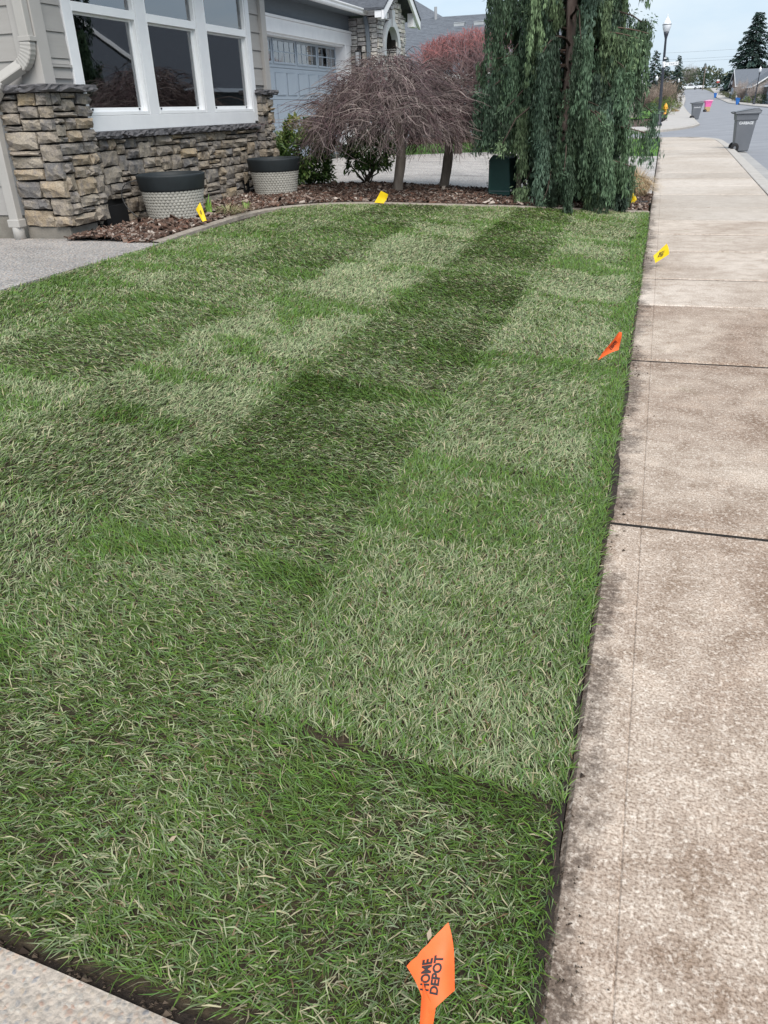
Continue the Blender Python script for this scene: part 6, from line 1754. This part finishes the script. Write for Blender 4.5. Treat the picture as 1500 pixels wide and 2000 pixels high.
# low wood that closes the view
r_ = np.random.default_rng(9)
k = 9000
x = r_.uniform(-140, 160, k); y = 372 + r_.uniform(0, 26, k); hh = (4.5 + 3.5 * vnoise(x, y * 0, 0.16, 3)) * np.sqrt(r_.random(k))
g = Geo()
leaf_quads(g, np.c_[x, y, 5.0 + hh], r_.normal(0, 1, (k, 3)), np.full(k, 1.3), np.full(k, 0.45), np.array(OL)[r_.integers(0, 3, k)] * r_.uniform(0.5, 1.1, (k, 1)), r_)
obj('distant_wood', g, MAT['leaf'], colour=True, kind='stuff', label='olive green wood closing the far end of the street', cat='wood')

# ---- utility pole and wires
t = empty('utility_pole', (14.0, 305, 3.8), label='dark utility pole at the top of the street', cat='pole')
child('pole', Geo().lathe([(0.17, -0.3), (0.15, 3), (0.11, 6.9), (0, 6.95)], 10), MAT['bark'], t, smooth=True)
child('crossarm', Geo().box(-0.9, 0.9, -0.06, 0.06, 6.2, 6.35), MAT['bark'], t)
wires = empty('overhead_wires', (-30, 300, 13.5), label='thin overhead wires crossing the pale sky', cat='wire')
for dz in (0.0, 1.9, -0.75):
    xw = np.linspace(-34, 46, 40); zw = 13.4 + dz - 1.2 * (1 - ((xw - 6) / 40) ** 2) * 0.6
    obj('wire', Geo().tube(np.c_[xw, np.full(40, 300.0), zw], 0.022, 4), M('wire_grey_%d' % int(dz * 10), (0.12, 0.13, 0.15)), wires)
# sign by the right sidewalk far away, mailbox
t = empty('road_sign', (17.0, 282, 3.25), label='small red and white sign on a post near the top of the street', cat='sign')
child('post', Geo().box(-0.04, 0.04, -0.04, 0.04, -0.1, 2.4), MAT['post'], t)
child('white_panel', Geo().box(-0.40, 0.40, -0.06, -0.042, 2.6, 3.05), MAT['white'], t); child('red_panel', Geo().box(-0.38, 0.38, -0.06, -0.042, 2.15, 2.59), M('red_paint', (0.45, 0.07, 0.06)), t)
t = empty('mailbox', (15.75, 212, 1.18), label='green mailbox on a post beside the right sidewalk', cat='mailbox')
child('post', Geo().box(-0.05, 0.05, -0.05, 0.05, -0.1, 1.05), MAT['ped'], t)
child('box', Geo().prism([(-0.28, 1.05), (0.28, 1.05), (0.28, 1.25), (0.2, 1.36), (0, 1.4), (-0.2, 1.36), (-0.28, 1.25)], -0.3, 0.3, axis='y'), MAT['white'], t, bevel=0.02)

# ---- vehicles
MAT['car_white'] = M('white_car_paint', (0.80, 0.82, 0.84), rough=0.25, spec=0.6)
MAT['car_glass'] = M('dark_car_glass', (0.03, 0.035, 0.04), rough=0.1, spec=0.6)
def pickup(loc, rotz, label):
    t = empty('pickup_truck', loc, rotz, label=label, cat='pickup')
    body = [(-2.7, 0.45), (2.6, 0.45), (2.72, 0.75), (2.66, 1.02), (1.35, 1.12), (-2.68, 1.14)]
    child('body', Geo().prism(body, -0.92, 0.92, axis='y'), MAT['car_white'], t, bevel=0.08)
    child('cab', Geo().prism([(-0.95, 1.10), (1.45, 1.10), (0.70, 1.72), (0.45, 1.78), (-0.60, 1.80), (-0.88, 1.74)], -0.84, 0.84, axis='y'), MAT['car_white'], t, bevel=0.07)
    for s in (-1, 1):
        child('side_window', Geo().prism([(-0.72, 1.18), (1.12, 1.18), (0.60, 1.65), (-0.66, 1.68)], s * 0.842 - 0.006, s * 0.842 + 0.006, axis='y'), MAT['car_glass'], t)
        child('headlight', Geo().box(2.55, 2.70, s * 0.70 - 0.16, s * 0.70 + 0.16, 0.78, 0.96), M('lamp_lens', (0.6, 0.62, 0.65), rough=0.2), t, bevel=0.02)
    child('windscreen', Geo().add([(1.41, -0.74, 1.16), (1.41, 0.74, 1.16), (0.80, 0.70, 1.68), (0.80, -0.70, 1.68)], [(0, 1, 2, 3)]), MAT['car_glass'], t)
    child('truck_bed', Geo().box(-2.55, -1.05, -0.78, 0.78, 1.145, 1.15), MAT['rubber'], t)
    child('bumper', Geo().box(2.62, 2.80, -0.9, 0.9, 0.42, 0.66), MAT['cart_lid'], t, bevel=0.04)
    for x in (-1.75, 1.70):
        for s in (-1, 1):
            w = child('wheel', Geo().lathe([(0.16, -0.12), (0.36, -0.12), (0.40, -0.07), (0.40, 0.07), (0.36, 0.12), (0.16, 0.12)], 22), MAT['rubber'], t, loc=(x, s * 0.82, 0.40), rot=(R(90), 0, 0), smooth=True)
            child('rim', Geo().lathe([(0, -0.10), (0.2, -0.125), (0.2, 0.125), (0, 0.10)], 14), MAT['cart_lid'], w)
    return t
pickup((18.9, 266, 2.90), R(176), 'white pickup parked on a driveway on the right below the tall fir')
pickup((10.6, 322, 4.22), R(2), 'white pickup at the top of the street on the left')
t = empty('cargo_trailer', (14.1, 323, 4.25), label='low white box trailer right of the truck at the top of the street', cat='trailer')
child('box', Geo().box(-1.1, 1.1, -0.8, 0.8, 0.35, 1.15), MAT['car_white'], t, bevel=0.04)
for s in (-1, 1): child('wheel', Geo().lathe([(0.05, -0.1), (0.3, -0.1), (0.3, 0.1), (0.05, 0.1)], 14), MAT['rubber'], t, loc=(0, s * 0.85, 0.3), rot=(R(90), 0, 0), smooth=True)
slab = Geo().grid(np.array([[(15.6, 258, 2.70), (17.4, 275, 3.2)], [(24, 258, 2.72), (24, 275, 3.2)]]))
obj('far_driveway', slab, MAT['far_walk'], kind='structure', label='concrete driveway under the white pickup on the right')

# ---- houses
MAT['hwall_blue'] = M('pale_blue_siding', (0.36, 0.40, 0.45), (0.33, 0.37, 0.42), 2, 0.7, stretch=(1, 1, 10))
MAT['hwall_grey'] = M('grey_taupe_siding', (0.30, 0.275, 0.255), (0.27, 0.245, 0.228), 2, 0.7, stretch=(1, 1, 10))
MAT['brick'] = M('brown_brick', (0.30, 0.20, 0.165), (0.22, 0.15, 0.125), 9, 0.9, stretch=(1, 1, 4))
MAT['shingle_n'] = M('slate_shingles', (0.145, 0.16, 0.185), (0.095, 0.105, 0.125), 5, 0.9, 0.8, 16, bdist=0.03, stretch=(1, 1, 3))
def roof_slab(g, quad, th=0.10):
    q = np.array(quad, float); n = np.cross(q[1] - q[0], q[3] - q[0]); n /= np.linalg.norm(n)
    if n[2] < 0: n = -n
    lo = q - n * th
    g.add(np.r_[q, lo], [(0, 1, 2, 3), (7, 6, 5, 4), (0, 4, 5, 1), (1, 5, 6, 2), (2, 6, 7, 3), (3, 7, 4, 0)])
def shingle_rows(parent, quad, rows, mat, th=0.013):
    """visible courses: each a thin wedge across the slope; quad = eaveL, eaveR, ridgeR, ridgeL"""
    q = np.array(quad, float); n = np.cross(q[1] - q[0], q[3] - q[0]); n /= np.linalg.norm(n)
    if n[2] < 0: n = -n
    for k in range(rows):
        a, b = k / rows, (k + 1.15) / rows
        A, B = q[0] + (q[3] - q[0]) * a, q[1] + (q[2] - q[1]) * a
        C, D = q[1] + (q[2] - q[1]) * min(b, 1), q[0] + (q[3] - q[0]) * min(b, 1)
        V = [A + n * 0.004, B + n * 0.004, A + n * th, B + n * th, C + n * 0.006, D + n * 0.006]
        obj('shingle_course', Geo().add(V, [(0, 1, 3, 2), (2, 3, 4, 5)], [(0, 2, 5), (1, 4, 3)]), mat, parent)

# the neighbour beyond the driveway
nh = empty('neighbour_house', (-8, 34, 0.3), label='neighbouring house with slate roof behind the red twigged maple', cat='house')
g = Geo(); g.box(-13, -3.6, 31.6, 31.8, 0.0, 2.42); g.box(-3.8, -3.6, 31.8, 40, 0.0, 2.42)
obj('wall', g, MAT['hwall_blue'], nh)
for i in range(14): obj('siding_board', Geo().prism([(31.572, 0.42 + i * 0.14), (31.598, 0.42 + i * 0.14), (31.598, 0.555 + i * 0.14), (31.592, 0.555 + i * 0.14)], -13, -3.6, axis='x'), MAT['hwall_blue'], nh)
obj('fascia', Geo().box(-13.2, -3.3, 31.06, 31.12, 2.30, 2.46), MAT['white'], nh); obj('soffit', Geo().box(-13.2, -3.3, 31.12, 31.6, 2.34, 2.38), MAT['white'], nh)
g = Geo(); rq = [(-13.2, 31.05, 2.47), (-3.25, 31.05, 2.47), (-3.25, 36.2, 4.66), (-13.2, 36.2, 4.66)]
roof_slab(g, rq); roof_slab(g, [(-3.25, 41.4, 2.47), (-13.2, 41.4, 2.47), (-13.2, 36.2, 4.66), (-3.25, 36.2, 4.66)])
rf = obj('roof', g, MAT['shingle_n'], nh, label='slate grey shingled roof with small vents')
shingle_rows(rf, rq, 36, MAT['shingle_n'])
g = Geo(); rq2 = [(-18, 34.4, 3.95), (-9.9, 34.4, 3.95), (-11.2, 39, 5.95), (-18, 39, 5.95)]
roof_slab(g, rq2); roof_slab(g, [(-9.9, 34.4, 3.95), (-8.5, 40.5, 4.4), (-11.2, 39, 5.95), (-11.2, 39, 5.95)], 0.06)
rf2 = obj('hip_roof', g, MAT['shingle_n'], nh); shingle_rows(rf2, rq2, 30, MAT['shingle_n'])
for x in (-7.75, -6.95, -6.05):
    g = Geo().prism([(35.15, 0), (35.55, 0), (35.55, 0.16), (35.2, 0.14)], x - 0.2, x + 0.2, Matrix.Translation((0, 0, 4.2)), axis='x')
    obj('roof_vent', g, M('vent_grey', (0.30, 0.32, 0.34)), rf, bevel=0.02)
obj('vent_pipe', Geo().tube([(-8.9, 36.0, 4.5), (-8.9, 36.0, 5.0)], 0.06, 8), M('pipe_grey', (0.35, 0.36, 0.38)), rf)
obj('vent_pipe', Geo().tube([(-7.55, 33.2, 3.2), (-7.55, 33.2, 3.75)], 0.05, 8), MAT['iron'], rf)
w = obj('window', Geo().box(-5.95, -4.95, 31.53, 31.57, 1.05, 2.1).box(-5.5, -5.4, 31.52, 31.569, 1.06, 2.09), MAT['white'], nh)
obj('pane', Geo().box(-5.88, -5.02, 31.515, 31.528, 1.12, 2.03), MAT['car_glass'], w)
obj('house_base', Geo().box(-13, -3.58, 31.5, 31.57, 0.1, 0.42), MAT['brick'], nh)
obj('porch_post', Geo().box(-4.75, -4.55, 31.1, 31.3, 0.2, 2.3), MAT['white'], nh)
obj('wall_brick', Geo().box(-5.7, -5.2, 31.42, 31.51, 0.42, 1.04), MAT['brick'], nh)

def far_house(loc, wx, wy, hw, hr, label, wall, roof, ridge='y', garage=True, name='house'):
    """gabled house; local origin at its front corner nearest the street (min x, min y)"""
    t = empty(name, loc, label=label, cat='house')
    child('wall', Geo().box(0, wx, 0, wy, -0.3, hw), wall, t)
    g = Geo(); o = 0.5
    if ridge == 'y':
        roof_slab(g, [(-o, -o, hw - 0.1), (-o, wy + o, hw - 0.1), (wx / 2, wy + o, hr), (wx / 2, -o, hr)], 0.18); roof_slab(g, [(wx + o, wy + o, hw - 0.1), (wx + o, -o, hw - 0.1), (wx / 2, -o, hr), (wx / 2, wy + o, hr)], 0.18)
        child('gable', Geo().add([(0, 0.01, hw), (wx, 0.01, hw), (wx / 2, 0.01, hr - 0.2), (0, 0.25, hw), (wx, 0.25, hw), (wx / 2, 0.25, hr - 0.2)], None, [(0, 1, 2), (5, 4, 3)]), wall, t)
        child('fascia', Geo().box(-o - 0.05, -o, -o, wy + o, hw - 0.32, hw - 0.1), MAT['white'], t)
        gr = Geo()
        for s, xa in ((1, -o), (-1, wx + o)):
            P = [(xa, hw - 0.08), (wx / 2, hr + 0.02), (wx / 2, hr - 0.22), (xa, hw - 0.32)]
            gr.prism(P, -o - 0.06, -o - 0.005, axis='y')
        child('rake_board', gr, MAT['white'], t)
    else:
        roof_slab(g, [(-o, -o, hw - 0.1), (wx + o, -o, hw - 0.1), (wx + o, wy / 2, hr), (-o, wy / 2, hr)], 0.18); roof_slab(g, [(wx + o, wy + o, hw - 0.1), (-o, wy + o, hw - 0.1), (-o, wy / 2, hr), (wx + o, wy / 2, hr)], 0.18)
        child('gable', Geo().add([(0.01, 0, hw), (0.01, wy, hw), (0.01, wy / 2, hr - 0.2), (0.25, 0, hw), (0.25, wy, hw), (0.25, wy / 2, hr - 0.2)], None, [(0, 1, 2), (5, 4, 3)]), wall, t)
        child('fascia', Geo().box(-o, wx + o, -o - 0.05, -o, hw - 0.32, hw - 0.1), MAT['white'], t)
        gr = Geo()
        for ya in (-o, wy + o):
            gr.prism([(ya, hw - 0.08), (wy / 2, hr + 0.02), (wy / 2, hr - 0.22), (ya, hw - 0.32)], -o - 0.06, -o - 0.005, axis='x')
        child('rake_board', gr, MAT['white'], t)
    child('roof', g, roof, t)
    for yy in np.linspace(0.15, 0.85, 3) * wy:
        if garage and yy > 0.6 * wy: continue
        w = child('window', Geo().box(-0.07, -0.01, yy - 0.75, yy + 0.75, 0.9, 2.2), MAT['white'], t)
        child('pane', Geo().box(-0.085, -0.075, yy - 0.65, yy + 0.65, 1.0, 2.1), MAT['car_glass'], w)
    w = child('window', Geo().box(wx * 0.3 - 0.7, wx * 0.3 + 0.7, -0.07, -0.01, 0.9, 2.2), MAT['white'], t); child('pane', Geo().box(wx * 0.3 - 0.6, wx * 0.3 + 0.6, -0.085, -0.075, 1.0, 2.1), MAT['car_glass'], w)
    if garage:
        g = Geo().box(-0.05, 0.0, 0.62 * wy, 0.95 * wy, 0, 2.4); child('garage_door', g, MAT['gdoor'], t)
    child('corner_post', Geo().box(-0.06, 0.2, -0.06, 0.2, -0.2, hw - 0.1), MAT['white'], t)
    return t
far_house((-13, 76, 0.12), 11.6, 15, 2.7, 5.6, 'grey roofed house with white rake board left of the nearest lamp', MAT['hwall_grey'], MAT['shingle_n'], 'y', False)
far_house((16.8, 172, 0.5), 11, 20, 2.7, 6.4, 'nearest grey roofed house at the right edge of the photo', MAT['hwall_grey'], MAT['shingle_n'], 'y')
far_house((16.4, 204, 1.0), 11, 18, 2.7, 5.9, 'second grey roofed house along the right side of the street', MAT['brick'], MAT['shingle_n'], 'x')
far_house((20.0, 232, 1.8), 11, 16, 2.6, 5.2, 'third grey roofed house, just right of the white pickup', MAT['brick'], MAT['shingle_n'], 'y')
far_house((16.9, 140, 0.34), 11, 19, 2.7, 6.4, 'slate roofed house behind the right hand lamp', MAT['hwall_blue'], MAT['shingle_n'], 'y')
far_house((-8, 352, 4.9), 16, 8, 2.6, 4.6, 'low grey house roof behind the white truck at the top of the street', MAT['hwall_grey'], MAT['shingle_n'], 'x', False)
# opposite side of the street: seen only as reflections in the windows
MAT['hwall_dark'] = M('dark_teal_siding', (0.075, 0.085, 0.088), (0.06, 0.07, 0.073), 2, 0.8)
far_house((16.6, 22, 0.0), 11, 22, 3.0, 6.9, 'house across the street reflected in the front windows', MAT['hwall_dark'], MAT['shingle'], 'y')
far_house((16.6, 46, 0.05), 11, 24, 3.0, 6.9, 'second house across the street reflected in the front windows', MAT['hwall_dark'], MAT['shingle'], 'y')
